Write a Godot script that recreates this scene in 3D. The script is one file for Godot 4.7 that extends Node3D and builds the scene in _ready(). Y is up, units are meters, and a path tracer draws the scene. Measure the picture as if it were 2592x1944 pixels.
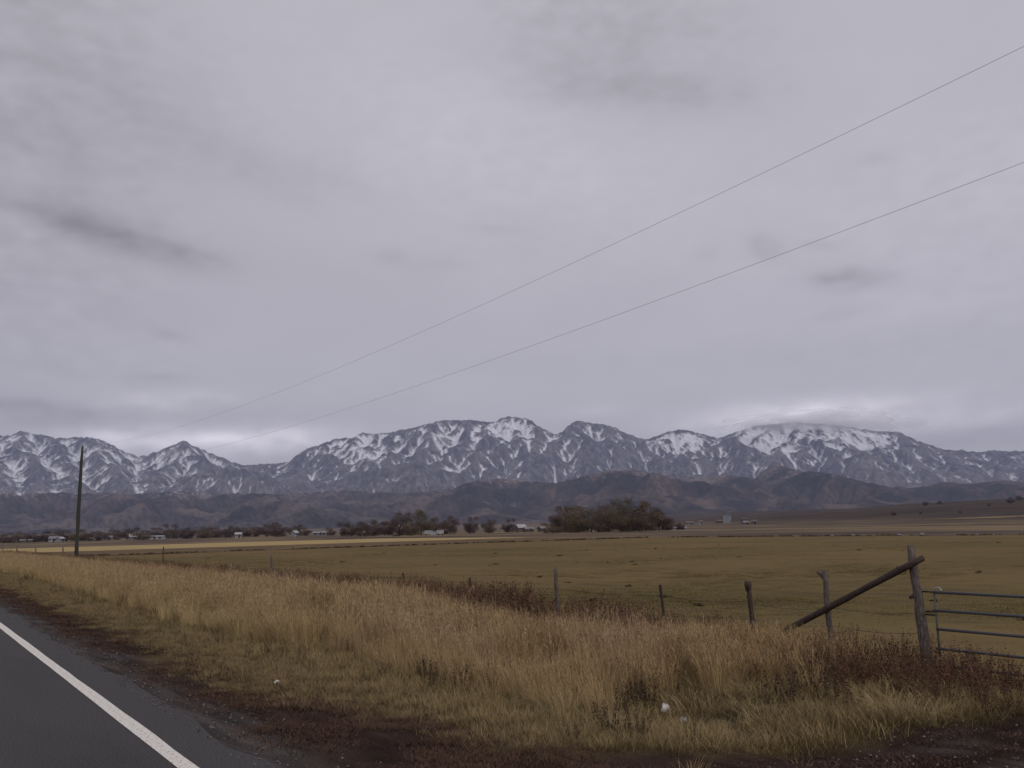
extends Node3D
# A snowy range seen across pasture from a country road under an overcast sky.
# World: the road runs along -z, x grows towards the fields. "u, v" below are metres to the right of and ahead of the
# point where the photographer sits, turned 34.95 degrees from the road.

const TURN := 34.95
const EYE := 1.8
const FOCAL := 2235.0
var cam_basis: Basis
var right := Vector3.ZERO
var ahead := Vector3.ZERO
var names := {}
var noise_a: FastNoiseLite
var noise_b: FastNoiseLite
var noise_c: FastNoiseLite
var t_start := 0

# ---------------------------------------------------------------- helpers

func mark(what: String) -> void:
	print(what, " ", Time.get_ticks_msec() - t_start, " ms")

func fnl(seed_: int, freq: float, octaves := 4, ridged := false) -> FastNoiseLite:
	var n := FastNoiseLite.new()
	n.seed = seed_
	n.noise_type = FastNoiseLite.TYPE_SIMPLEX_SMOOTH
	n.frequency = freq
	n.fractal_type = FastNoiseLite.FRACTAL_RIDGED if ridged else FastNoiseLite.FRACTAL_FBM
	n.fractal_octaves = octaves
	return n

func sight(px: float, py: float) -> Vector3:       # the direction of a spot in the 2592 x 1944 photograph
	return cam_basis * Vector3((px - 1296.0) / FOCAL, (972.0 - py) / FOCAL, -1.0)

func slopes(px: float, py: float) -> Vector2:      # the same as (right / ahead, up / ahead)
	var d := sight(px, py)
	var f := d.dot(ahead)
	return Vector2(d.dot(right) / f, d.y / f)

func uv_to_world(u: float, v: float, y := 0.0) -> Vector3:
	return right * u + ahead * v + Vector3(0, y, 0)

func far_spot(px: float, py: float, v: float) -> Vector3:   # the spot v metres ahead seen at that place
	var s := slopes(px, py)
	return uv_to_world(s.x * v, v, EYE + s.y * v)

func on_fence(px: float, py: float) -> Vector3:    # the spot in the plane of the fence
	var d := sight(px, py)
	return Vector3(0, EYE, 0) + d * (FENCE_X / d.x)

const FENCE_X := 11.0

func numbered(called: String) -> String:
	var n: int = names.get(called, 0)
	names[called] = n + 1
	return called if n == 0 else "%s_%03d" % [called, n]

func tag(o: Node, label: String, category: String, group := "", kind := "") -> void:
	if label: o.set_meta("label", label)
	if category: o.set_meta("category", category)
	if group: o.set_meta("group", group)
	if kind: o.set_meta("kind", kind)

func thing(called: String, label: String, category: String, at := Vector3.ZERO, turn := 0.0, group := "") -> Node3D:
	var o := Node3D.new()
	o.name = numbered(called)
	add_child(o)
	o.position = at
	o.rotation.y = turn
	tag(o, label, category, group)
	return o

func piece(called: String, m: Mesh, mat: Material, parent: Node) -> MeshInstance3D:
	var o := MeshInstance3D.new()
	o.mesh = m
	o.material_override = mat
	o.name = numbered(called) if parent == self else called
	parent.add_child(o, true)
	return o

func grid_mesh(pos: PackedVector3Array, col: PackedColorArray, w: int, h: int, keep := PackedByteArray()) -> ArrayMesh:
	# a sheet of w x h points; both diagonals are fine, faces look up
	var idx := PackedInt32Array()
	for j in h - 1:
		for i in w - 1:
			var a := j * w + i
			if keep.size() and keep[a] == 0:
				continue
			idx.append_array([a, a + w, a + 1, a + 1, a + w, a + w + 1])
	var nor := PackedVector3Array()
	nor.resize(pos.size())
	for j in h:
		for i in w:
			var l := pos[j * w + maxi(i - 1, 0)]
			var r := pos[j * w + mini(i + 1, w - 1)]
			var b := pos[maxi(j - 1, 0) * w + i]
			var f := pos[mini(j + 1, h - 1) * w + i]
			var n := (r - l).cross(f - b)
			if n.y < 0.0: n = -n
			nor[j * w + i] = n.normalized()
	var arr := []
	arr.resize(Mesh.ARRAY_MAX)
	arr[Mesh.ARRAY_VERTEX] = pos
	arr[Mesh.ARRAY_NORMAL] = nor
	arr[Mesh.ARRAY_COLOR] = col
	arr[Mesh.ARRAY_INDEX] = idx
	var m := ArrayMesh.new()
	m.add_surface_from_arrays(Mesh.PRIMITIVE_TRIANGLES, arr)
	return m

func col_mat(rough := 0.95, spec := 0.2) -> StandardMaterial3D:
	var m := StandardMaterial3D.new()
	m.vertex_color_use_as_albedo = true
	m.roughness = rough
	m.metallic_specular = spec
	return m

func plain(c: Color, rough := 0.8, metal := 0.0, spec := 0.3) -> StandardMaterial3D:   # c holds linear values
	var m := StandardMaterial3D.new()
	m.albedo_color = c.linear_to_srgb()
	m.roughness = rough
	m.metallic = metal
	m.metallic_specular = spec
	return m

func speckle(c0: Color, c1: Color, freq: float, seed_: int, size := 512, octaves := 4) -> NoiseTexture2D:
	var t := NoiseTexture2D.new()
	t.width = size
	t.height = size
	t.seamless = true
	t.noise = fnl(seed_, freq, octaves)
	var g := Gradient.new()
	g.set_color(0, c0.linear_to_srgb())
	g.set_color(1, c1.linear_to_srgb())
	g.set_offset(0, 0.25)
	g.set_offset(1, 0.75)
	t.color_ramp = g
	return t

func table(list: Array, a: float) -> float:        # straight interpolation in a sorted list of Vector2
	if a <= list[0].x: return list[0].y
	for k in range(1, list.size()):
		if a <= list[k].x:
			var p: Vector2 = list[k - 1]
			var q: Vector2 = list[k]
			return lerpf(p.y, q.y, (a - p.x) / maxf(q.x - p.x, 1e-6))
	return list[-1].y

func tabulate(list: Array, lo: float, hi: float, n: int) -> PackedFloat32Array:
	var out := PackedFloat32Array()
	out.resize(n)
	for k in n:
		out[k] = table(list, lo + (hi - lo) * k / (n - 1))
	return out

# ---------------------------------------------------------------- solids

func tube(st: SurfaceTool, pts: Array, radii: Array, sides := 8, rough := 0.0, rng: RandomNumberGenerator = null, caps := true) -> void:
	# a closed tube along pts with one radius for each
	var rings := []
	var n := pts.size()
	var side := Vector3.RIGHT
	for k in n:
		var d: Vector3 = (pts[mini(k + 1, n - 1)] - pts[maxi(k - 1, 0)]).normalized()
		if absf(d.dot(side)) > 0.9: side = Vector3.BACK if absf(d.z) < 0.9 else Vector3.UP
		var e := (side - d * side.dot(d)).normalized()
		side = e
		var f := d.cross(e)
		var ring := []
		for s in sides:
			var q := TAU * s / sides
			var r: float = radii[k] * (1.0 + (rng.randf_range(-rough, rough) if rng else 0.0))
			ring.append(pts[k] + (e * cos(q) + f * sin(q)) * r)
		rings.append(ring)
	for k in n - 1:
		for s in sides:
			var t := (s + 1) % sides
			for p in [rings[k][s], rings[k + 1][t], rings[k + 1][s], rings[k][s], rings[k][t], rings[k + 1][t]]:
				st.add_vertex(p)
	if caps:
		for s in sides:
			var t := (s + 1) % sides
			for p in [pts[0], rings[0][t], rings[0][s], pts[n - 1], rings[n - 1][s], rings[n - 1][t]]:
				st.add_vertex(p)

func begin(smooth := true) -> SurfaceTool:
	var st := SurfaceTool.new()
	st.begin(Mesh.PRIMITIVE_TRIANGLES)
	st.set_smooth_group(0 if smooth else -1)
	return st

func done(st: SurfaceTool) -> ArrayMesh:
	st.index()
	st.generate_normals()
	return st.commit()

func slab(st: SurfaceTool, c: Vector3, s: Vector3, turn := Basis.IDENTITY) -> void:   # a box of size s round c
	var h := s / 2.0
	var f := [[Vector3.RIGHT, Vector3.UP, Vector3.BACK], [Vector3.LEFT, Vector3.UP, Vector3.FORWARD], [Vector3.UP, Vector3.BACK, Vector3.RIGHT],
		[Vector3.DOWN, Vector3.FORWARD, Vector3.RIGHT], [Vector3.BACK, Vector3.UP, Vector3.LEFT], [Vector3.FORWARD, Vector3.UP, Vector3.RIGHT]]
	for a in f:
		var n: Vector3 = a[0]
		var p: Vector3 = a[1]
		var q: Vector3 = n.cross(p)
		var v := []
		for k in [[-1, -1], [1, -1], [1, 1], [-1, 1]]:
			v.append(c + turn * ((n + p * k[0] + q * k[1]) * h))
		for k in [0, 2, 1, 0, 3, 2]:
			st.add_vertex(v[k])

# ---------------------------------------------------------------- land

func land(x: float, z: float) -> float:            # the lie of the valley floor, metres
	var u := x * right.x + z * right.z
	var v := x * ahead.x + z * ahead.z
	var y := -0.2
	# to the right the ground climbs to a low bench
	var climb := smoothstep(60.0, 760.0, u) * smoothstep(110.0, 900.0, v)
	y += climb * (26.0 + 5.0 * noise_a.get_noise_2d(u * 0.9, v * 0.9)) * (1.0 if v < 2400.0 else 1.0)
	y += smoothstep(150.0, 700.0, v) * 0.8 * noise_a.get_noise_2d(u * 2.0 + 500.0, v * 2.0)
	# towards the hills the whole floor rises gently
	y += smoothstep(1500.0, 4500.0, v) * 24.0
	return y

func verge_y(x: float, z: float) -> float:
	var y := -0.012 - 0.19 * smoothstep(2.7, 6.5, x)
	# a shallow ditch along the verge, filled where the track to the gate crosses it
	var track := track_at(z)
	y -= 0.14 * exp(-pow((x - 7.1) / 0.7, 2.0)) * (1.0 - track)
	y += (0.028 * noise_b.get_noise_2d(x * 9.0, z * 9.0) + 0.016 * noise_b.get_noise_2d(x * 31.0, z * 31.0)) * smoothstep(2.6, 3.4, x)
	return y

func grassline(z: float) -> float:                 # where the soil by the asphalt gives way to grass; it swings out round the track
	return 3.25 + 0.8 * smoothstep(-11.0, -7.6, z) + 7.5 * smoothstep(-6.9, -3.6, z) * (1.0 - smoothstep(1.5, 4.0, z))

func track_at(z: float) -> float:                  # 1 on the dirt track that leads to the gate
	return smoothstep(-5.3, -4.1, z) * (1.0 - smoothstep(0.6, 1.8, z))

# ---------------------------------------------------------------- weathering of the mountains

func erode(h: PackedFloat32Array, w: int, d: int, cell: float, rounds: int, k: float) -> PackedFloat32Array:
	# streams cut down along the steepest way; returns the last catchment areas, h is changed in place by the caller
	var n := w * d
	var rec := PackedInt32Array()
	rec.resize(n)
	var area := PackedFloat32Array()
	area.resize(n)
	var off: Array[int] = [-1, 1, -w, w, -w - 1, -w + 1, w - 1, w + 1]
	var keys := PackedInt64Array()
	keys.resize(n)
	for round_ in rounds:
		for j in d:
			for i in w:
				var at := j * w + i
				rec[at] = at
				keys[at] = (int(h[at] * 64.0 + 60000.0) << 20) | at
				if i == 0 or j == 0 or i == w - 1 or j == d - 1:
					continue
				var best := 0.0
				var here := h[at]
				for o in 8:
					var s := here - h[at + off[o]]
					if o > 3: s *= 0.7071
					if s > best:
						best = s
						rec[at] = at + off[o]
		keys.sort()
		area.fill(1.0)
		for q in range(n - 1, -1, -1):
			var at: int = keys[q] & 0xFFFFF
			if rec[at] != at: area[rec[at]] += area[at]
		for q in n:
			var at: int = keys[q] & 0xFFFFF
			var r := rec[at]
			if r != at:
				var f := k * sqrt(area[at])
				h[at] = (h[at] + f * h[r]) / (1.0 + f)
	eroded = h
	flow_to = rec
	flow_order = keys
	return area

var eroded: PackedFloat32Array
var flow_to: PackedInt32Array
var flow_order: PackedInt64Array

func sample(h: PackedFloat32Array, w: int, d: int, x: float, y: float) -> float:
	x = clampf(x, 0.0, w - 1.001)
	y = clampf(y, 0.0, d - 1.001)
	var i := int(x)
	var j := int(y)
	var fx := x - i
	var fy := y - j
	var at := j * w + i
	return lerpf(lerpf(h[at], h[at + 1], fx), lerpf(h[at + w], h[at + w + 1], fx), fy)

func mountains() -> void:
	# the crest as it stands against the sky
	var crest := [[0, 1101], [19, 1101], [44, 1089], [63, 1093], [111, 1101], [152, 1109], [190, 1105], [228, 1106], [269, 1120], [304, 1139], [345, 1156], [396, 1139], [443, 1119], [462, 1115], [478, 1122],
		[506, 1136], [554, 1157], [595, 1172], [620, 1177], [665, 1174], [723, 1169], [733, 1157], [768, 1136], [806, 1123], [834, 1111], [885, 1106], [904, 1095], [920, 1094], [935, 1098], [973, 1095], [996, 1090], [1037, 1082],
		[1068, 1074], [1100, 1065], [1138, 1062], [1185, 1062], [1233, 1068], [1265, 1057], [1284, 1053], [1313, 1057], [1335, 1060], [1358, 1076], [1383, 1092], [1402, 1098], [1418, 1085], [1446, 1066], [1465, 1063], [1487, 1070],
		[1528, 1074], [1566, 1089], [1598, 1104], [1627, 1111], [1661, 1100], [1690, 1090], [1718, 1085], [1756, 1092], [1788, 1101], [1810, 1109], [1851, 1093], [1870, 1090], [1896, 1079], [1955, 1072], [2019, 1068], [2082, 1072],
		[2145, 1080], [2208, 1090], [2269, 1092], [2303, 1108], [2335, 1120], [2379, 1136], [2430, 1139], [2481, 1144], [2509, 1138], [2541, 1141], [2592, 1141]]
	var tops := []
	for c in crest: tops.append(slopes(c[0], c[1]))
	var lo: Vector2 = tops[0]
	var hi: Vector2 = tops[-1]
	var falls := [1.0, 0.97, 0.82, 0.55, 0.30, 0.15, 0.06]
	for k in range(1, 7):                           # beyond the picture the range goes on and sinks into the plain
		tops.push_front(Vector2(lo.x - 0.025 * k, (lo.y + 0.008 * sin(k * 2.1)) * falls[k]))
		tops.append(Vector2(hi.x + 0.025 * k, (hi.y + 0.006 * sin(k * 1.7 + 0.6)) * falls[k]))
	var n_t := 1200
	var tab := tabulate(tops, -0.86, 0.86, n_t)
	var cell := 22.0
	var w := 740
	var d := 250
	var u0 := -8140.0
	var v0 := 7200.0
	var h := PackedFloat32Array()
	h.resize(w * d)
	var rid := fnl(11, 1.0 / 1500.0, 5, true)
	var wav := fnl(12, 1.0 / 2600.0, 2)
	# spurs that run down from the crest, as they stand in the photograph
	var spurs := [[44, 1089, 60, 1130, 100, 1180, 110, 1235], [152, 1109, 150, 1150, 190, 1195, 200, 1240], [228, 1106, 260, 1150, 290, 1190, 310, 1235], [0, 1101, -20, 1160, 10, 1220], [-120, 1110, -90, 1160, -110, 1220], [462, 1115, 450, 1160, 400, 1195, 370, 1235], [462, 1115, 510, 1165, 530, 1192],
		[620, 1177, 650, 1200, 640, 1235], [806, 1123, 840, 1150, 880, 1180, 890, 1230], [733, 1155, 770, 1180, 760, 1230], [904, 1094, 920, 1130, 935, 1165, 900, 1195], [996, 1090, 985, 1130, 950, 1170], [1068, 1074, 1040, 1110, 1000, 1140, 945, 1180], [1100, 1065, 1090, 1110, 1060, 1150, 1050, 1175],
		[1185, 1062, 1180, 1100, 1150, 1140, 1110, 1168], [1233, 1068, 1232, 1095, 1205, 1140, 1180, 1190], [1265, 1057, 1300, 1100, 1335, 1150, 1350, 1205], [1335, 1060, 1360, 1095, 1345, 1130, 1332, 1162], [1465, 1063, 1440, 1095, 1390, 1130, 1340, 1172, 1325, 1205], [1465, 1063, 1490, 1110, 1480, 1160, 1500, 1200],
		[1528, 1074, 1550, 1120, 1570, 1160, 1560, 1200], [1598, 1104, 1640, 1130, 1690, 1165, 1740, 1200], [1661, 1100, 1690, 1122, 1725, 1150], [1870, 1090, 1861, 1109, 1820, 1128, 1770, 1135, 1725, 1150], [1861, 1109, 1900, 1142, 1950, 1162, 2000, 1190], [2012, 1070, 2050, 1108, 2098, 1136, 2115, 1165], [2012, 1070, 1985, 1118, 1965, 1152],
		[2110, 1078, 2126, 1104, 2094, 1130], [2126, 1104, 2183, 1132, 2190, 1180], [2250, 1094, 2224, 1136, 2230, 1175], [2269, 1092, 2290, 1140, 2330, 1185], [2303, 1108, 2360, 1150, 2420, 1190], [2335, 1120, 2420, 1160, 2480, 1205], [2430, 1139, 2500, 1175, 2560, 1215], [2509, 1138, 2560, 1165, 2610, 1205], [2640, 1141, 2680, 1175, 2700, 1215], [1955, 1074, 1930, 1105]]
	var segs := []
	for q in spurs:
		var n_p: int = q.size() / 2
		var first: float = q[1]
		var last := Vector3.ZERO
		for k in n_p:
			var v := 10850.0 - 2300.0 * clampf((q[2 * k + 1] - first) / maxf(1240.0 - first, 40.0), 0.0, 1.0)
			if first > 1100.0 and q[0] in [1861, 2126]: v -= 700.0
			var sl := slopes(q[2 * k], q[2 * k + 1])
			var pt := Vector3(sl.x * v, sl.y * v, v)
			if k > 0: segs.append([last, pt])
			last = pt
	for q in [[[456, 1209], [538, 1190], [570, 1183], [617, 1187], [680, 1202], 8900.0], [[897, 1193], [1000, 1178], [1059, 1171], [1106, 1184], [1154, 1190], [1201, 1204], 8800.0], [[1640, 1198], [1712, 1172], [1790, 1198], 8700.0]]:
		var v: float = q[-1]
		for k in q.size() - 2:
			var a := slopes(q[k][0], q[k][1])
			var b := slopes(q[k + 1][0], q[k + 1][1])
			segs.append([Vector3(a.x * v, a.y * v, v), Vector3(b.x * v, b.y * v, v)])
	var step := 3
	var cw := w / step + 2
	var cd := d / step + 2
	var spine := PackedFloat32Array()
	spine.resize(cw * cd)
	for j in cd:
		for i in cw:
			var p := Vector2(u0 + i * step * cell, v0 + j * step * cell)
			# kinks in the ridges
			p += Vector2(noise_c.get_noise_2d(p.x * 0.014, p.y * 0.014), noise_c.get_noise_2d(p.x * 0.014 + 300.0, p.y * 0.014)) * 150.0
			var best := 0.0
			for sg in segs:
				var a: Vector3 = sg[0]
				var b: Vector3 = sg[1]
				if minf(a.x, b.x) - p.x > 1400.0 or p.x - maxf(a.x, b.x) > 1400.0: continue
				var ab := Vector2(b.x - a.x, b.z - a.z)
				var t := clampf((p - Vector2(a.x, a.z)).dot(ab) / ab.length_squared(), 0.0, 1.0)
				var r := p.distance_to(Vector2(a.x, a.z) + ab * t)
				best = maxf(best, lerpf(a.y, b.y, t) - r * 0.62)
			spine[j * cw + i] = best
	mark("spurs")
	var depth := PackedFloat32Array()
	depth.resize(w)
	for i in w:
		var u := u0 + i * cell
		depth[i] = 10900.0 + 220.0 * wav.get_noise_1d(u) + 120.0 * rid.get_noise_1d(u * 2.0)
	for j in d:
		var v := v0 + j * cell
		for i in w:
			var u := u0 + i * cell
			var dc := depth[i]
			var e := tab[clampi(int((u / dc + 0.86) / 1.72 * (n_t - 1)), 0, n_t - 1)]
			var top := e * dc
			var y := 0.0
			if v < dc:
				var t := (v - v0) / (dc - v0)
				y = top * (0.04 + 0.96 * pow(t, 2.1))
				var wu := u + 420.0 * noise_c.get_noise_2d(u * 0.008, v * 0.008)
				var wv := v + 420.0 * noise_c.get_noise_2d(u * 0.008 + 70.0, v * 0.008)
				y += 330.0 * t * (1.0 - t) * rid.get_noise_2d(wu * 1.1, wv * 0.9)
			else:
				y = top - (v - dc) * 0.34
			y = maxf(y, sample(spine, cw, cd, float(i) / step, float(j) / step))
			y += 26.0 * noise_c.get_noise_2d(u * 0.05, v * 0.05) + 55.0 * noise_c.get_noise_2d(u * 0.016 + 9.0, v * 0.016)
			h[j * w + i] = maxf(y, 5.0)
	var area := erode(h, w, d, cell, 9, 0.05)
	h = eroded
	mark("mountains weathered")
	# put every crest back to the height it has against the sky
	var bins := 330
	var peak := PackedFloat32Array()
	peak.resize(bins)
	for j in d:
		var v := v0 + j * cell
		for i in w:
			var b := int(((u0 + i * cell) / v + 0.86) / 1.72 * bins)
			if b >= 0 and b < bins: peak[b] = maxf(peak[b], h[j * w + i] / v)
	var ratio := PackedFloat32Array()
	ratio.resize(bins)
	for b in bins:
		ratio[b] = clampf(tab[int(float(b) / bins * (n_t - 1))] / maxf(peak[b], 0.001), 0.1, 1.7)
	for j in d:
		var v := v0 + j * cell
		for i in w:
			var q := clampf(((u0 + i * cell) / v + 0.86) / 1.72 * bins - 0.5, 0.0, bins - 1.01)
			var r := lerpf(ratio[int(q)], ratio[int(q) + 1], q - int(q))
			h[j * w + i] *= r
	# hollows hold the snow
	var hollow := PackedFloat32Array()
	hollow.resize(w * d)
	# what lies or slides on the slopes is drawn out downhill
	var slide := PackedFloat32Array()
	slide.resize(w * d)
	var share := PackedFloat32Array()
	share.resize(w * d)
	var rng := RandomNumberGenerator.new()
	rng.seed = 17
	for q in range(w * d - 1, -1, -1):
		var at: int = flow_order[q] & 0xFFFFF
		var own := rng.randf_range(-1.0, 1.0)
		slide[at] = own if share[at] == 0.0 else lerpf(slide[at] / share[at], own, 0.22)
		var to := flow_to[at]
		if to != at:
			slide[to] += slide[at]
			share[to] += 1.0
	var gully := PackedFloat32Array()
	gully.resize(w * d)
	for at in w * d:
		gully[at] = smoothstep(5.0, 24.0, area[at]) * (1.0 - smoothstep(500.0, 2500.0, area[at]))
	var steep := PackedFloat32Array()
	steep.resize(w * d)
	for j in range(6, d - 6):
		for i in range(6, w - 6):
			var at := j * w + i
			hollow[at] = (h[at - 5] + h[at + 5] + h[at - 5 * w] + h[at + 5 * w] + h[at - 3] + h[at + 3] + h[at - 3 * w] + h[at + 3 * w]) * 0.125 - h[at]
			steep[at] = Vector2(h[at + 1] - h[at - 1], h[at + w] - h[at - w]).length() / (2.0 * cell)
	# snowfields that stand out: u, height, reach across, reach up, how much
	var fields := [[1925, 1125, 200.0, 150.0, 1.2], [2072, 1110, 160.0, 130.0, 1.2], [2180, 1110, 240.0, 120.0, 1.2], [1712, 1122, 210.0, 130.0, 1.0], [1300, 1075, 330.0, 140.0, 0.45], [900, 1120, 420.0, 180.0, 0.4], [980, 1160, 380.0, 120.0, 0.3],
		[1745, 1098, 240.0, 90.0, 0.45], [2000, 1085, 700.0, 100.0, 0.22], [1100, 1110, 160.0, 180.0, 0.25], [1170, 1110, 160.0, 180.0, 0.25], [480, 1165, 420.0, 160.0, 0.22], [250, 1190, 700.0, 200.0, 0.16], [1165, 1200, 200.0, 80.0, 0.4]]
	var fl := []
	for q in fields:
		var s := slopes(q[0], q[1])
		fl.append([s.x * 10600.0, s.y * 10300.0, q[2], q[3], q[4]])
	var w2 := w * 2 - 1
	var d2 := d * 2 - 1
	var pos := PackedVector3Array()
	pos.resize(w2 * d2)
	var col := PackedColorArray()
	col.resize(w2 * d2)
	var keep := PackedByteArray()
	keep.resize(w2 * d2)
	var fine := fnl(21, 1.0 / 90.0, 3)
	var patch := fnl(22, 1.0 / 520.0, 4)
	var streak := fnl(23, 1.0 / 30.0, 2)
	for j in d2:
		var v := v0 + j * cell * 0.5
		for i in w2:
			var at := j * w2 + i
			var u := u0 + i * cell * 0.5
			var gx := i * 0.5
			var gy := j * 0.5
			var y := sample(h, w, d, gx, gy)
			var f := fine.get_noise_2d(u, v)
			var p := patch.get_noise_2d(u, v)
			var hl := sample(hollow, w, d, gx, gy)
			var sp := sample(steep, w, d, gx, gy)
			y += f * 13.0 * smoothstep(80.0, 500.0, y) + p * 8.0
			pos[at] = Vector3(u, y, -v)
			keep[at] = 1 if v < depth[int(gx)] + 500.0 and absf(u) < 0.735 * v else 0
			if keep[at] == 0:
				continue
			var extra := 0.0
			for q in fl:
				var du: float = (u - q[0]) / q[2]
				var dh: float = (y - q[1]) / q[3]
				var g := du * du + dh * dh
				if g < 6.0: extra += q[4] * exp(-g)
			extra = minf(extra, 0.42)
			var low := smoothstep(150.0, 380.0, y + 120.0 * p)
			var ga := sample(gully, w, d, gx, gy)
			var n1 := 0.45 * streak.get_noise_2d(u, v * 0.7) + 0.75 * sample(slide, w, d, gx, gy)
			# the left end is dusted all over, the middle faces are dark with white gullies, the high bowls at the right are full
			var dust := lerpf(0.16, -0.03, smoothstep(-3600.0, -2300.0, u)) + 0.08 * smoothstep(1500.0, 3200.0, u)
			var s := -0.135 + dust + 0.24 * smoothstep(650.0, 1250.0, y) + 0.22 * p + 0.12 * f + 0.23 * n1 + clampf(hl * 0.0105, -0.36, 0.34)
			s += ga * (0.40 + 0.6 * p) * smoothstep(330.0, 640.0, y) + extra - 0.10 * smoothstep(0.8, 1.3, sp)
			s = smoothstep(0.02, lerpf(0.62, 0.44, smoothstep(-3600.0, -2300.0, u)), s)
			s = clampf(s + 0.04 + 0.14 * n1 + 0.06 * f, 0.0, 1.0) * low
			var k := smoothstep(-0.25, 0.3, p + f * 0.6)
			var bare := Color(0.044, 0.047, 0.050).lerp(Color(0.112, 0.100, 0.094), k)
			bare = bare.lerp(Color(0.105, 0.082, 0.072), (1.0 - smoothstep(250.0, 560.0, y)) * 0.7)
			col[at] = bare.lerp(Color(0.80, 0.81, 0.84), s)
	var m := grid_mesh(pos, col, w2, d2, keep)
	var o := piece("mountain_range", m, col_mat(0.95, 0.1), self)
	o.rotation.y = deg_to_rad(-TURN)
	tag(o, "rocky mountain range dusted with snow along the horizon", "mountains", "", "structure")
	mark("mountain mesh")

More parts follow.
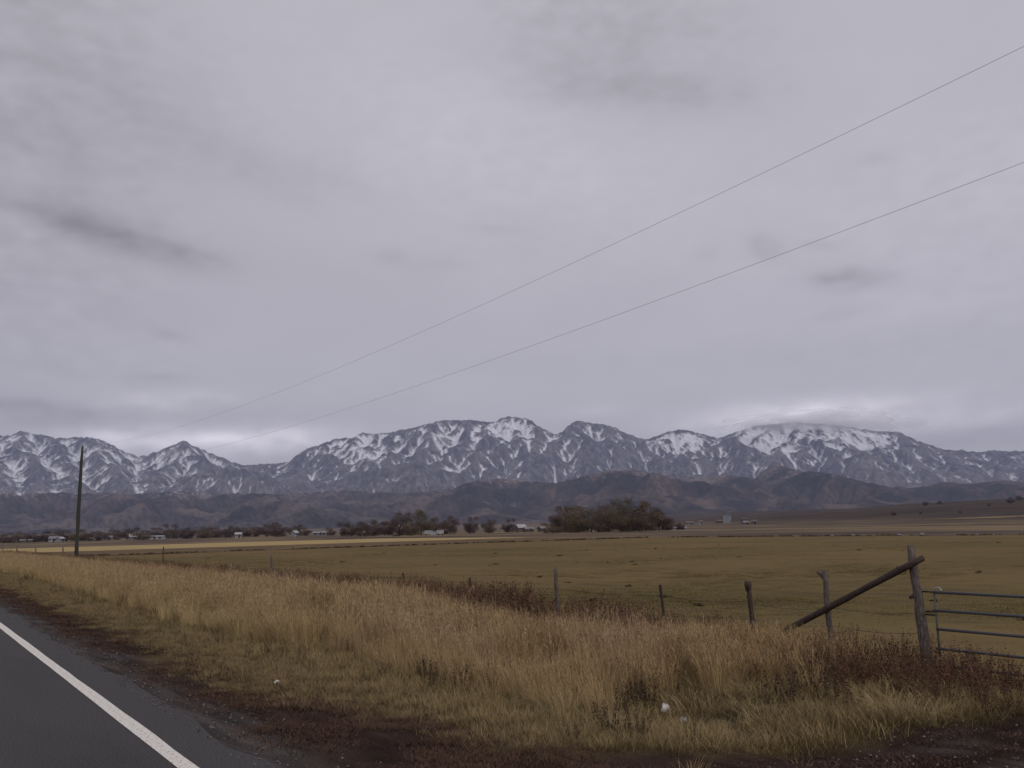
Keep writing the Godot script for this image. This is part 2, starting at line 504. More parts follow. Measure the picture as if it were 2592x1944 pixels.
func foothills() -> void:
	var back := [[0, 1250], [158, 1244], [269, 1244], [316, 1250], [411, 1243], [490, 1242], [538, 1250], [620, 1246], [700, 1250], [780, 1246], [840, 1240], [916, 1242], [1000, 1246], [1075, 1242], [1138, 1234], [1185, 1215], [1249, 1211], [1310, 1213],
		[1376, 1221], [1420, 1217], [1452, 1209], [1485, 1199], [1519, 1191], [1551, 1189], [1614, 1190], [1661, 1199], [1690, 1208], [1718, 1215], [1744, 1210], [1788, 1206], [1820, 1202], [1860, 1205], [1892, 1206], [1939, 1182], [1965, 1177],
		[2003, 1188], [2069, 1193], [2145, 1209], [2208, 1223], [2240, 1231], [2303, 1234], [2351, 1226], [2376, 1218], [2446, 1225], [2493, 1218], [2541, 1215], [2592, 1223]]
	var tops := []
	for c in back: tops.append(slopes(c[0], c[1]))
	var lo: Vector2 = tops[0]
	var hi: Vector2 = tops[-1]
	for k in range(1, 6):
		tops.push_front(Vector2(lo.x - 0.06 * k, lo.y + 0.006 * sin(k * 2.0)))
		tops.append(Vector2(hi.x + 0.06 * k, hi.y + 0.008 * sin(k * 1.3)))
	var n_t := 900
	var tab := tabulate(tops, -0.86, 0.86, n_t)
	var cell := 26.0
	var w := 420
	var d := 150
	var u0 := -5460.0
	var v0 := 3400.0
	var wav := fnl(31, 1.0 / 1500.0, 2)
	var rid := fnl(32, 1.0 / 900.0, 4, true)
	var rol := fnl(33, 1.0 / 700.0, 4)
	var h := PackedFloat32Array()
	h.resize(w * d)
	var depth := PackedFloat32Array()
	depth.resize(w)
	for i in w:
		depth[i] = 6000.0 + 450.0 * wav.get_noise_1d(u0 + i * cell)
	for j in d:
		var v := v0 + j * cell
		for i in w:
			var u := u0 + i * cell
			var dc := depth[i]
			var top := tab[clampi(int((u / dc + 0.86) / 1.72 * (n_t - 1)), 0, n_t - 1)] * dc
			var y := 0.0
			if v < dc:
				var t := (v - v0) / (dc - v0)
				y = top * (0.10 * t + 0.90 * smoothstep(0.12, 1.08, t))
				y += 300.0 * t * (1.0 - t) * (0.7 * rid.get_noise_2d(u, v) + 0.9 * rol.get_noise_2d(u, v)) * 2.0
			else:
				y = top * (1.0 - 0.8 * smoothstep(0.0, 1300.0, v - dc))
			h[j * w + i] = y + 14.0 + 6.0 * noise_c.get_noise_2d(u * 0.06, v * 0.06)
	var area := erode(h, w, d, cell, 10, 0.07)
	h = eroded
	var bins := 210
	var peak := PackedFloat32Array()
	peak.resize(bins)
	for j in d:
		var v := v0 + j * cell
		for i in w:
			var b := int(((u0 + i * cell) / v + 0.86) / 1.72 * bins)
			if b >= 0 and b < bins: peak[b] = maxf(peak[b], h[j * w + i] / v)
	var ratio := PackedFloat32Array()
	ratio.resize(bins)
	for b in bins:
		ratio[b] = clampf(tab[int(float(b) / bins * (n_t - 1))] / maxf(peak[b], 0.001), 0.6, 1.8)
	for j in d:
		var v := v0 + j * cell
		for i in w:
			var q := clampf(((u0 + i * cell) / v + 0.86) / 1.72 * bins - 0.5, 0.0, bins - 1.01)
			h[j * w + i] *= lerpf(ratio[int(q)], ratio[int(q) + 1], q - int(q))
	var w2 := w * 2 - 1
	var d2 := d * 2 - 1
	var pos := PackedVector3Array()
	pos.resize(w2 * d2)
	var col := PackedColorArray()
	col.resize(w2 * d2)
	var keep := PackedByteArray()
	keep.resize(w2 * d2)
	var fine := fnl(41, 1.0 / 34.0, 3)
	var dots := fnl(43, 1.0 / 22.0, 2)
	var patch := fnl(42, 1.0 / 380.0, 4)
	for j in d2:
		var v := v0 + j * cell * 0.5
		for i in w2:
			var at := j * w2 + i
			var u := u0 + i * cell * 0.5
			var y := sample(h, w, d, i * 0.5, j * 0.5)
			var f := fine.get_noise_2d(u, v)
			var p := patch.get_noise_2d(u, v)
			y += (f * 4.0 + p * 6.0) * smoothstep(20.0, 120.0, y)
			pos[at] = Vector3(u, y, -v)
			keep[at] = 1 if absf(u) < 0.82 * v else 0
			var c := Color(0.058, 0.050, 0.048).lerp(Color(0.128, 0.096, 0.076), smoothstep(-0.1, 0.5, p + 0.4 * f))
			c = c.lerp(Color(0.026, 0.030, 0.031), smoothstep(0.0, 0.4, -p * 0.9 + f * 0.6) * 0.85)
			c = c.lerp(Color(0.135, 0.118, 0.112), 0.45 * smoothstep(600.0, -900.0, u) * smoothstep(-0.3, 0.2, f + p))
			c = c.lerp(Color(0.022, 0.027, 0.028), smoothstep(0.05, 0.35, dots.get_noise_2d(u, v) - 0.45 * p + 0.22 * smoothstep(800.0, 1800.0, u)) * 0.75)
			if y > 210.0:
				c = c.lerp(Color(0.62, 0.62, 0.64), smoothstep(0.2, 0.5, f + 0.4 * p) * lerpf(0.5, 0.2, smoothstep(-1500.0, 600.0, u)) * smoothstep(210.0, 300.0, y))
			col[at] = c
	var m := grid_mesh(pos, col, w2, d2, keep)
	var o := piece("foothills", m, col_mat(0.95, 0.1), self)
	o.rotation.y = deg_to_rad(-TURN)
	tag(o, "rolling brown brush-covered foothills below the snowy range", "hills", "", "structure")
	mark("foothills")

func valley() -> void:
	# the ground, one sheet from under the road to the foot of the mountains and beyond the sides of the picture
	var rings := 230
	var seg := 260
	var pos := PackedVector3Array()
	var col := PackedColorArray()
	var strip := fnl(51, 1.0, 3)
	for j in rings:
		var r := 4.0 * pow(9500.0 / 4.0, float(j) / (rings - 1))
		for i in seg + 1:
			var q := TAU * i / seg
			var u := sin(q) * r
			var v := cos(q) * r
			var p := uv_to_world(u, v)
			var y := land(p.x, p.z) - 0.07
			if p.x < 10.0: y = minf(y, -0.62) if r < 200.0 else y
			if p.x < 5.0 and r >= 200.0: y -= 0.3
			pos.append(Vector3(p.x, y, p.z))
			# fields lie along and across the road
			var a := strip.get_noise_2d(p.x * 0.016, p.z * 0.006)
			var b := strip.get_noise_2d(p.x * 0.05 + 40.0, p.z * 0.03)
			var f := strip.get_noise_2d(p.x * 0.3, p.z * 0.3)
			var c := Color(0.112, 0.080, 0.052).lerp(Color(0.175, 0.130, 0.070), smoothstep(0.0, 0.35, a + 0.35 * b))
			c = c.lerp(Color(0.062, 0.047, 0.038), smoothstep(0.05, 0.4, -a + 0.5 * b))
			c = c.lerp(Color(0.20, 0.15, 0.09), smoothstep(0.25, 0.5, b) * 0.6)
			# the bench at the right is dark rusty brush
			var uu := u - 120.0 + 60.0 * b
			c = c.lerp(Color(0.030, 0.021, 0.018).lerp(Color(0.050, 0.036, 0.028), smoothstep(-0.2, 0.3, b)), 0.85 * smoothstep(0.0, 160.0, uu) * smoothstep(200.0, 330.0, v + 60.0 * a))
			c = c * (1.0 + 0.35 * f)
			col.append(c)
	var m := grid_mesh(pos, col, seg + 1, rings)
	var o := piece("ground", m, col_mat(), self)
	tag(o, "brown valley floor of fields reaching to the foothills", "ground", "", "structure")
	mark("valley")

func sheet(called: String, label: String, x0: float, x1: float, z0: float, z1: float, nx: int, nz: int, mat: Material, rise: Callable, paint: Callable, bend := 1.0) -> MeshInstance3D:
	# a strip of ground from z0 (near) to z1 (far), finer near z0 where bend > 1
	var pos := PackedVector3Array()
	var col := PackedColorArray()
	for j in nz:
		var z := lerpf(z0, z1, pow(float(j) / (nz - 1), bend))
		for i in nx:
			var x := lerpf(x0, x1, float(i) / (nx - 1))
			pos.append(Vector3(x, rise.call(x, z), z))
			col.append(paint.call(x, z))
	var o := piece(called, grid_mesh(pos, col, nx, nz), mat, self)
	tag(o, label, "", "", "structure")
	return o

func near_ground() -> void:
	# the road: asphalt with a crumbling edge
	var asphalt := StandardMaterial3D.new()
	asphalt.albedo_texture = speckle(Color(0.030, 0.028, 0.030), Color(0.092, 0.085, 0.088), 0.09, 61, 1024, 5)
	asphalt.uv1_triplanar = true
	asphalt.uv1_world_triplanar = true
	asphalt.uv1_scale = Vector3(0.55, 0.55, 0.55)
	asphalt.roughness = 0.88
	asphalt.metallic_specular = 0.3
	asphalt.vertex_color_use_as_albedo = true
	var edge := fnl(62, 0.55, 4)
	var wear := fnl(63, 0.35, 3)
	var pos := PackedVector3Array()
	var col := PackedColorArray()
	var nz := 420
	var nx := 26
	for j in nz:
		var z := lerpf(30.0, -420.0, pow(float(j) / (nz - 1), 1.7)) if j > 0 else 30.0
		for i in nx:
			var e := 2.62 + 0.16 * edge.get_noise_1d(z * 1.0) + 0.10 * edge.get_noise_1d(z * 4.0 + 90.0) + 0.004 * minf(-z, 60.0)
			var t := float(i) / (nx - 1)
			var x := lerpf(-7.4, e, 1.0 - pow(1.0 - t, 1.5))
			var y := 0.0 - (0.022 if i == nx - 1 else 0.0) - 0.012 * smoothstep(1.9, 2.6, x)
			pos.append(Vector3(x, y, z))
			var k := 1.0 + 0.22 * wear.get_noise_2d(x * 1.6, z * 0.5) + 0.12 * wear.get_noise_2d(x * 7.0, z * 7.0)
			if x > 2.15: k *= 1.12
			col.append(Color(k, k, k))
	var o := piece("road", grid_mesh(pos, col, nx, nz), asphalt, self)
	tag(o, "dark grey asphalt road with white edge line", "", "", "structure")
	# the painted edge line, worn
	var paint := StandardMaterial3D.new()
	paint.albedo_texture = speckle(Color(0.36, 0.345, 0.32), Color(0.66, 0.63, 0.57), 0.045, 64, 512, 6)
	(paint.albedo_texture as NoiseTexture2D).color_ramp.set_offset(0, 0.20)
	(paint.albedo_texture as NoiseTexture2D).color_ramp.set_offset(1, 0.42)
	paint.uv1_triplanar = true
	paint.uv1_world_triplanar = true
	paint.uv1_scale = Vector3(0.9, 0.9, 0.9)
	paint.roughness = 0.75
	pos = PackedVector3Array()
	col = PackedColorArray()
	for j in 400:
		var z := lerpf(30.0, -400.0, pow(j / 399.0, 1.7)) if j > 0 else 30.0
		for i in 2:
			var x := (1.985 if i == 0 else 2.125) + 0.014 * edge.get_noise_1d(z * 9.0 + 500.0 * i)
			pos.append(Vector3(x, 0.0045 - 0.012 * smoothstep(1.9, 2.6, x), z))
			col.append(Color.WHITE)
	o = piece("edge_line", grid_mesh(pos, col, 2, 400), paint, self)
	tag(o, "white painted line along the road edge", "", "", "structure")

	var spots := fnl(65, 0.5, 4)
	var grit := fnl(66, 3.5, 3)
	var verge_paint := func(x: float, z: float) -> Color:
		var n := spots.get_noise_2d(x, z)
		var n2 := spots.get_noise_2d(x * 2.6 + 30.0, z * 2.6)
		var g := grit.get_noise_2d(x, z)
		var soil := Color(0.042, 0.028, 0.025).lerp(Color(0.074, 0.050, 0.041), smoothstep(-0.3, 0.4, n2))
		var thatch := Color(0.150, 0.112, 0.062).lerp(Color(0.090, 0.066, 0.042), smoothstep(-0.1, 0.4, n2 + 0.3 * n))
		var edge_x := grassline(z) + 0.25 + 0.9 * n
		var c := soil.lerp(thatch, smoothstep(edge_x - 0.25, edge_x + 0.35, x))
		# grey gravel thrown up beside the asphalt and on the track
		var gravel := Color(0.115, 0.108, 0.108) * (1.0 + 0.5 * g)
		var tr := track_at(z + 0.8 * n)
		var at_edge := smoothstep(3.3, 2.7, x + 0.5 * n2)
		c = c.lerp(gravel, clampf(at_edge * 0.7 + 0.55 * smoothstep(0.05, 0.3, n2) * tr, 0.0, 0.9))
		c = c.lerp(Color(0.038, 0.026, 0.022), tr * 0.75 * smoothstep(3.2, 4.0, x) * smoothstep(0.35, 0.0, n2))
		c = c.lerp(Color(0.030, 0.024, 0.024), exp(-pow((x - 7.9) / 1.0, 2.0) - pow((z + 6.9) / 0.55, 2.0)) * smoothstep(-0.4, 0.1, n2))
		return c * (1.0 + 0.45 * g)
	var clods := NoiseTexture2D.new()
	clods.width = 1024
	clods.height = 1024
	clods.seamless = true
	clods.as_normal_map = true
	clods.bump_strength = 14.0
	clods.noise = fnl(97, 0.05, 5)
	var dirt := col_mat(0.98, 0.05)
	dirt.uv1_triplanar = true
	dirt.uv1_world_triplanar = true
	dirt.uv1_scale = Vector3(0.9, 0.9, 0.9)
	dirt.normal_enabled = true
	dirt.normal_texture = clods
	dirt.albedo_texture = speckle(Color(0.55, 0.52, 0.50), Color(1.0, 1.0, 1.0), 0.07, 98, 1024, 5)
	sheet("verge", "roadside verge of dark soil and dry thatch", 2.3, 11.6, 26.0, -230.0, 110, 420, dirt, verge_y, verge_paint, 2.4)

	var pn := fnl(67, 0.045, 4)
	var pn2 := fnl(68, 0.5, 4)
	var pasture_paint := func(x: float, z: float) -> Color:
		var a := pn.get_noise_2d(x, z)
		var b := pn2.get_noise_2d(x, z)
		var c := Color(0.152, 0.110, 0.052).lerp(Color(0.134, 0.103, 0.046), smoothstep(-0.35, 0.5, a + 0.5 * b))
		c = c.lerp(Color(0.075, 0.055, 0.034), smoothstep(0.25, 0.5, b + 0.3 * a) * 0.7)
		return c * (1.0 + 0.22 * b)
	var pasture_rise := func(x: float, z: float) -> float:
		return -0.205 + 0.05 * pn.get_noise_2d(x * 1.5, z * 1.5) + 0.02 * pn2.get_noise_2d(x, z) - 0.02 * smoothstep(11.8, 11.3, x)
	sheet("pasture", "grazed olive-brown pasture behind the fence", 11.3, 102.0, 60.0, -108.0, 240, 460, col_mat(0.97, 0.1), pasture_rise, pasture_paint, 1.0)

	# the fields behind it: a dark weedy bank, a strip of pale stubble, a brown field
	var sn := fnl(69, 0.12, 4)
	var stubble_paint := func(x: float, z: float) -> Color:
		return Color(0.37, 0.275, 0.125).lerp(Color(0.27, 0.19, 0.085), smoothstep(-0.1, 0.45, sn.get_noise_2d(x, z * 2.0)))
	var flat := func(x: float, z: float) -> float:
		return land(x, z) + 0.02
	sheet("stubble_field", "strip of pale yellow stubble across the valley", 12.5, 112.0, -150.0, -226.0, 90, 50, col_mat(), flat, stubble_paint)
	var brown_paint := func(x: float, z: float) -> Color:
		var k := sn.get_noise_2d(x * 0.6, z)
		return Color(0.135, 0.092, 0.046).lerp(Color(0.085, 0.060, 0.036), smoothstep(-0.1, 0.4, k))
	sheet("brown_field", "brown weedy field between pasture and stubble", 11.6, 104.0, -108.2, -149.8, 110, 50, col_mat(), flat, brown_paint)
	# pale cut field on the slope at the far right
	var tan_paint := func(x: float, z: float) -> Color:
		return Color(0.235, 0.170, 0.095).lerp(Color(0.16, 0.115, 0.068), smoothstep(-0.1, 0.4, sn.get_noise_2d(x * 0.3, z * 0.5)))
	pos = PackedVector3Array()
	col = PackedColorArray()
	for j in 24:
		for i in 60:
			var t := i / 59.0
			var u := lerpf(210.0, 620.0, t)
			var v := lerpf(lerpf(452.0, 420.0, t), lerpf(470.0, 560.0, t), j / 23.0) + 6.0 * sn.get_noise_2d(u * 0.4, j * 3.0)
			var p := uv_to_world(u, v)
			pos.append(Vector3(p.x, land(p.x, p.z) + 0.06, p.z))
			col.append(tan_paint.call(p.x, p.z))
	o = piece("cut_field", grid_mesh(pos, col, 60, 24), col_mat(), self)
	tag(o, "pale cut field on the slope at the far right", "", "", "structure")
	mark("near ground")

# ---------------------------------------------------------------- sky

func overcast() -> Image:
	var w := 2048
	var h := 1024
	var img := Image.create(w, h, false, Image.FORMAT_RGBF)
	var big := fnl(71, 1.0, 4)
	var mid := fnl(72, 2.6, 5)
	# dark and bright wisps: place in the photograph, half width and half height in pixels, slant, strength
	var spots := [[120, 545, 130, 24, -4.0, -0.13], [300, 592, 180, 54, -15.0, -0.20], [430, 637, 170, 30, -8.0, -0.16], [200, 580, 90, 30, -10.0, -0.08], [60, 330, 240, 60, -5.0, -0.08], [430, 330, 260, 60, -25.0, -0.05], [640, 420, 220, 50, -30.0, -0.06], [820, 450, 120, 40, -20.0, -0.06],
		[1560, 60, 330, 110, -10.0, -0.16], [1480, 190, 250, 60, -12.0, -0.13], [1720, 240, 240, 60, -8.0, -0.13], [1420, 240, 130, 40, -10.0, -0.08], [2155, 705, 84, 26, -3.0, -0.30], [2110, 700, 60, 15, 8.0, -0.12], [1935, 620, 42, 32, -20.0, -0.20],
		[1790, 640, 60, 20, 20.0, -0.06], [2075, 622, 60, 14, -15.0, -0.08], [2130, 797, 70, 14, 5.0, -0.10], [2205, 400, 60, 16, 0.0, -0.09], [1250, 580, 80, 12, -6.0, -0.08], [1090, 670, 120, 18, -3.0, -0.05], [990, 650, 40, 20, 0.0, -0.07],
		[430, 848, 45, 12, -14.0, -0.14], [410, 955, 70, 10, 0.0, -0.12], [120, 1035, 180, 22, -4.0, -0.18], [230, 1080, 200, 20, -3.0, -0.12], [540, 1025, 40, 16, -5.0, -0.12], [430, 1012, 170, 26, 3.0, 0.17], [350, 1112, 170, 30, 0.0, 0.34], [690, 1115, 180, 36, 3.0, 0.34], [540, 1110, 100, 14, 0.0, 0.14],
		[560, 1110, 80, 20, 0.0, 0.10], [720, 1070, 200, 20, 2.0, -0.07], [2080, 1042, 280, 36, 0.0, 0.22], [1950, 1052, 220, 26, 3.0, 0.16], [2090, 1075, 260, 22, 0.0, 0.16], [1500, 1040, 90, 14, 3.0, 0.06], [2480, 1060, 180, 26, 5.0, 0.08], [2430, 1120, 200, 14, 2.0, -0.10], [2500, 1090, 170, 10, 3.0, -0.06],
		[2450, 620, 420, 300, 20.0, 0.10], [1250, 420, 620, 260, -20.0, 0.07], [2300, 880, 380, 60, 0.0, -0.07], [1500, 920, 500, 40, 0.0, -0.05], [-100, 600, 420, 900, 0.0, -0.15], [120, 120, 380, 200, -20.0, -0.10]]
	var blobs := []
	for s in spots:
		var d := sight(s[0], s[1]).normalized()
		blobs.append([atan2(d.x, -d.z), asin(d.y), s[2] / FOCAL, s[3] / FOCAL, deg_to_rad(s[4]), s[5] * (1.0 + (1.6 if s[5] > 0.0 else 0.4) * smoothstep(0.17, 0.09, d.y))])
	for j in h:
		var el := (0.5 - (j + 0.5) / h) * PI
		if el < -0.03:
			break
		var ce := cos(el)
		var se := sin(el)
		var up := maxf(se, 0.0)
		for i in w:
			var az := (i + 0.5) / w * TAU
			var x := sin(az) * ce
			var z := -cos(az) * ce
			# clouds lie on a flat ceiling, so they crowd together towards the horizon
			var k := 1.0 / (up + 0.22)
			var a := big.get_noise_3d(x * k * 1.1, z * k * 1.1, 3.0)
			var b := mid.get_noise_3d(x * k * 0.8 + 3.0 * a * 0.1, z * k * 0.8, 9.0)
			var l := 1.0 + 0.10 * up + 0.24 * smoothstep(0.30, 0.0, up) + 0.050 * a + 0.040 * b
			var az2 := az - TAU if az > PI else az
			if az2 > -0.2 and az2 < 1.5 and el < 0.75:
				for q in blobs:
					var dx: float = (az2 - q[0]) * ce
					var dy: float = el - q[1]
					if absf(dx) > q[2] * 2.4 + q[3] * 2.4 or absf(dy) > q[3] * 2.4 + q[2] * 1.2:
						continue
					var rx: float = (dx * cos(q[4]) + dy * sin(q[4])) / q[2]
					var ry: float = (-dx * sin(q[4]) + dy * cos(q[4])) / q[3]
					var g := rx * rx + ry * ry
					if g < 5.0:
						var n := mid.get_noise_3d(az2 * 9.0 + q[0] * 40.0, el * 22.0, 5.0)
						l += q[5] * exp(-g * 1.1) * clampf(0.95 + 0.9 * n, 0.3, 1.5)
			l *= SKY_LEVEL
			var w_ := smoothstep(0.2, 0.0, up)
			img.set_pixel(i, j, Color(l * (1.0 + 0.04 * w_), l * (0.970 + 0.02 * w_), l * (1.07 - 0.04 * w_)))
	var below := Color(SKY_LEVEL * 0.45, SKY_LEVEL * 0.42, SKY_LEVEL * 0.42)
	for j in range(int(h * 0.509), h):
		for i in w:
			img.set_pixel(i, j, below)
	mark("sky")
	return img

const SKY_LEVEL := 0.50

# ---------------------------------------------------------------- plants

func blade(st: SurfaceTool, foot: Vector3, dir: Vector3, len_: float, wid: float, bow: float, c: Color, steps := 3) -> void:
	# a thin curved strip that narrows to a point; the two sides face the same way as seen by the path tracer
	var side := dir.cross(Vector3.UP).normalized()
	var p := foot
	var up := Vector3.UP
	var last_l := foot - side * wid * 0.5
	var last_r := foot + side * wid * 0.5
	for k in range(1, steps + 1):
		var t := float(k) / steps
		var d := (up * (1.0 - bow * t) + dir * (0.18 + bow * t * 1.3)).normalized()
		p += d * (len_ / steps)
		st.set_color(c)
		if k == steps:
			for q in [last_l, p, last_r]: st.add_vertex(q)
		else:
			var l := p - side * wid * 0.5 * (1.0 - 0.6 * t)
			var r := p + side * wid * 0.5 * (1.0 - 0.6 * t)
			for q in [last_l, l, last_r, last_r, l, r]: st.add_vertex(q)
			last_l = l
			last_r = r

func tuft(seed_: int, n: int, spread: float, h0: float, h1: float, wid: float, bow: float, c0: Color, c1: Color, heads := 0.0, wind := Vector3.ZERO) -> ArrayMesh:
	var rng := RandomNumberGenerator.new()
	rng.seed = seed_
	var st := begin(false)
	for k in n:
		var q := rng.randf() * TAU
		var r := spread * sqrt(rng.randf())
		var foot := Vector3(cos(q) * r, -0.03, sin(q) * r)
		var dir := (Vector3(cos(q), 0, sin(q)) * rng.randf_range(0.2, 1.0) + Vector3(rng.randf_range(-1, 1), 0, rng.randf_range(-1, 1)) * 0.6 + wind).normalized()
		var c := c0.lerp(c1, rng.randf())
		var len_ := rng.randf_range(h0, h1)
		var bw := bow * rng.randf_range(0.3, 1.4)
		blade(st, foot, dir, len_, wid * rng.randf_range(0.6, 1.3), bw, c, 4 if h1 > 0.3 else 3)
		if rng.randf() < heads:                     # a seed head: a few short bristles near the tip
			var tip := foot + (Vector3.UP * (1.0 - 0.45 * bw) + dir * (0.18 + 0.6 * bw)).normalized() * len_ * 0.86
			for e in 5:
				var dd := Vector3(rng.randf_range(-1, 1), 0.1, rng.randf_range(-1, 1)).normalized()
				blade(st, tip + Vector3.UP * 0.022 * e - Vector3.UP * 0.05, dd, rng.randf_range(0.05, 0.09), 0.006, 0.5, c.lerp(Color(0.36, 0.26, 0.16), 0.5), 2)
	st.generate_normals()
	return st.commit()

func weed(seed_: int, stems: int, tall: float, c0: Color, c1: Color) -> ArrayMesh:
	# an upright branching dead weed: stiff stems set with small withered leaves and seed clusters
	var rng := RandomNumberGenerator.new()
	rng.seed = seed_
	var st := begin(false)
	for k in stems:
		var q := rng.randf() * TAU
		var lean := Vector3(cos(q), 0, sin(q)) * rng.randf_range(0.05, 0.45)
		var foot := Vector3(cos(q), 0, sin(q)) * rng.randf() * 0.10 + Vector3(0, -0.03, 0)
		var len_ := tall * rng.randf_range(0.6, 1.0)
		var d := (Vector3.UP + lean).normalized()
		blade(st, foot, lean.normalized(), len_, 0.007, 0.12, c0, 3)
		for e in 4:                                 # side twigs
			var a0 := rng.randf() * TAU
			blade(st, foot + d * len_ * rng.randf_range(0.3, 0.8), Vector3(cos(a0), 0, sin(a0)), len_ * rng.randf_range(0.15, 0.35), 0.005, 0.35, c0.lerp(c1, rng.randf()), 2)
		for e in 26:
			var t := rng.randf_range(0.2, 1.0)
			var p := foot + d * len_ * t
			var a := rng.randf() * TAU
			var out := Vector3(cos(a), rng.randf_range(0.1, 0.9), sin(a)).normalized()
			var s := rng.randf_range(0.015, 0.045) * (1.25 - 0.5 * t)
			var w := out.cross(Vector3(rng.randf_range(-1, 1), rng.randf_range(-1, 1), rng.randf_range(-1, 1))).normalized() * s * 0.28
			st.set_color(c0.lerp(c1, rng.randf()))
			var m := p + out * s * 0.5
			for v in [p, m + w, p + out * s, p, p + out * s, m - w]: st.add_vertex(v)
	st.generate_normals()
	return st.commit()

func scatter(called: String, label: String, category: String, mesh: Mesh, mat: Material, places: Array, tints: Array) -> void:
	var mm := MultiMesh.new()
	mm.transform_format = MultiMesh.TRANSFORM_3D
	mm.use_colors = true
	mm.mesh = mesh
	mm.instance_count = places.size()
	for k in places.size():
		mm.set_instance_transform(k, places[k])
		mm.set_instance_color(k, tints[k])
	var o := MultiMeshInstance3D.new()
	o.multimesh = mm
	o.material_override = mat
	o.name = numbered(called)
	add_child(o)
	tag(o, label, category, "", "stuff")

func pick_xz(rng: RandomNumberGenerator, x0: float, x1: float, far: float, near := 4.5) -> Vector2:
	# a spot on the strip x0..x1 that the road-side view reaches, closer ones more often
	var x := rng.randf_range(x0, x1)
	var z := -pow(lerpf(pow(near, 0.45), pow(far, 0.45), rng.randf()), 1.0 / 0.45) + rng.randf_range(0.0, 3.0)
	return Vector2(x, z)

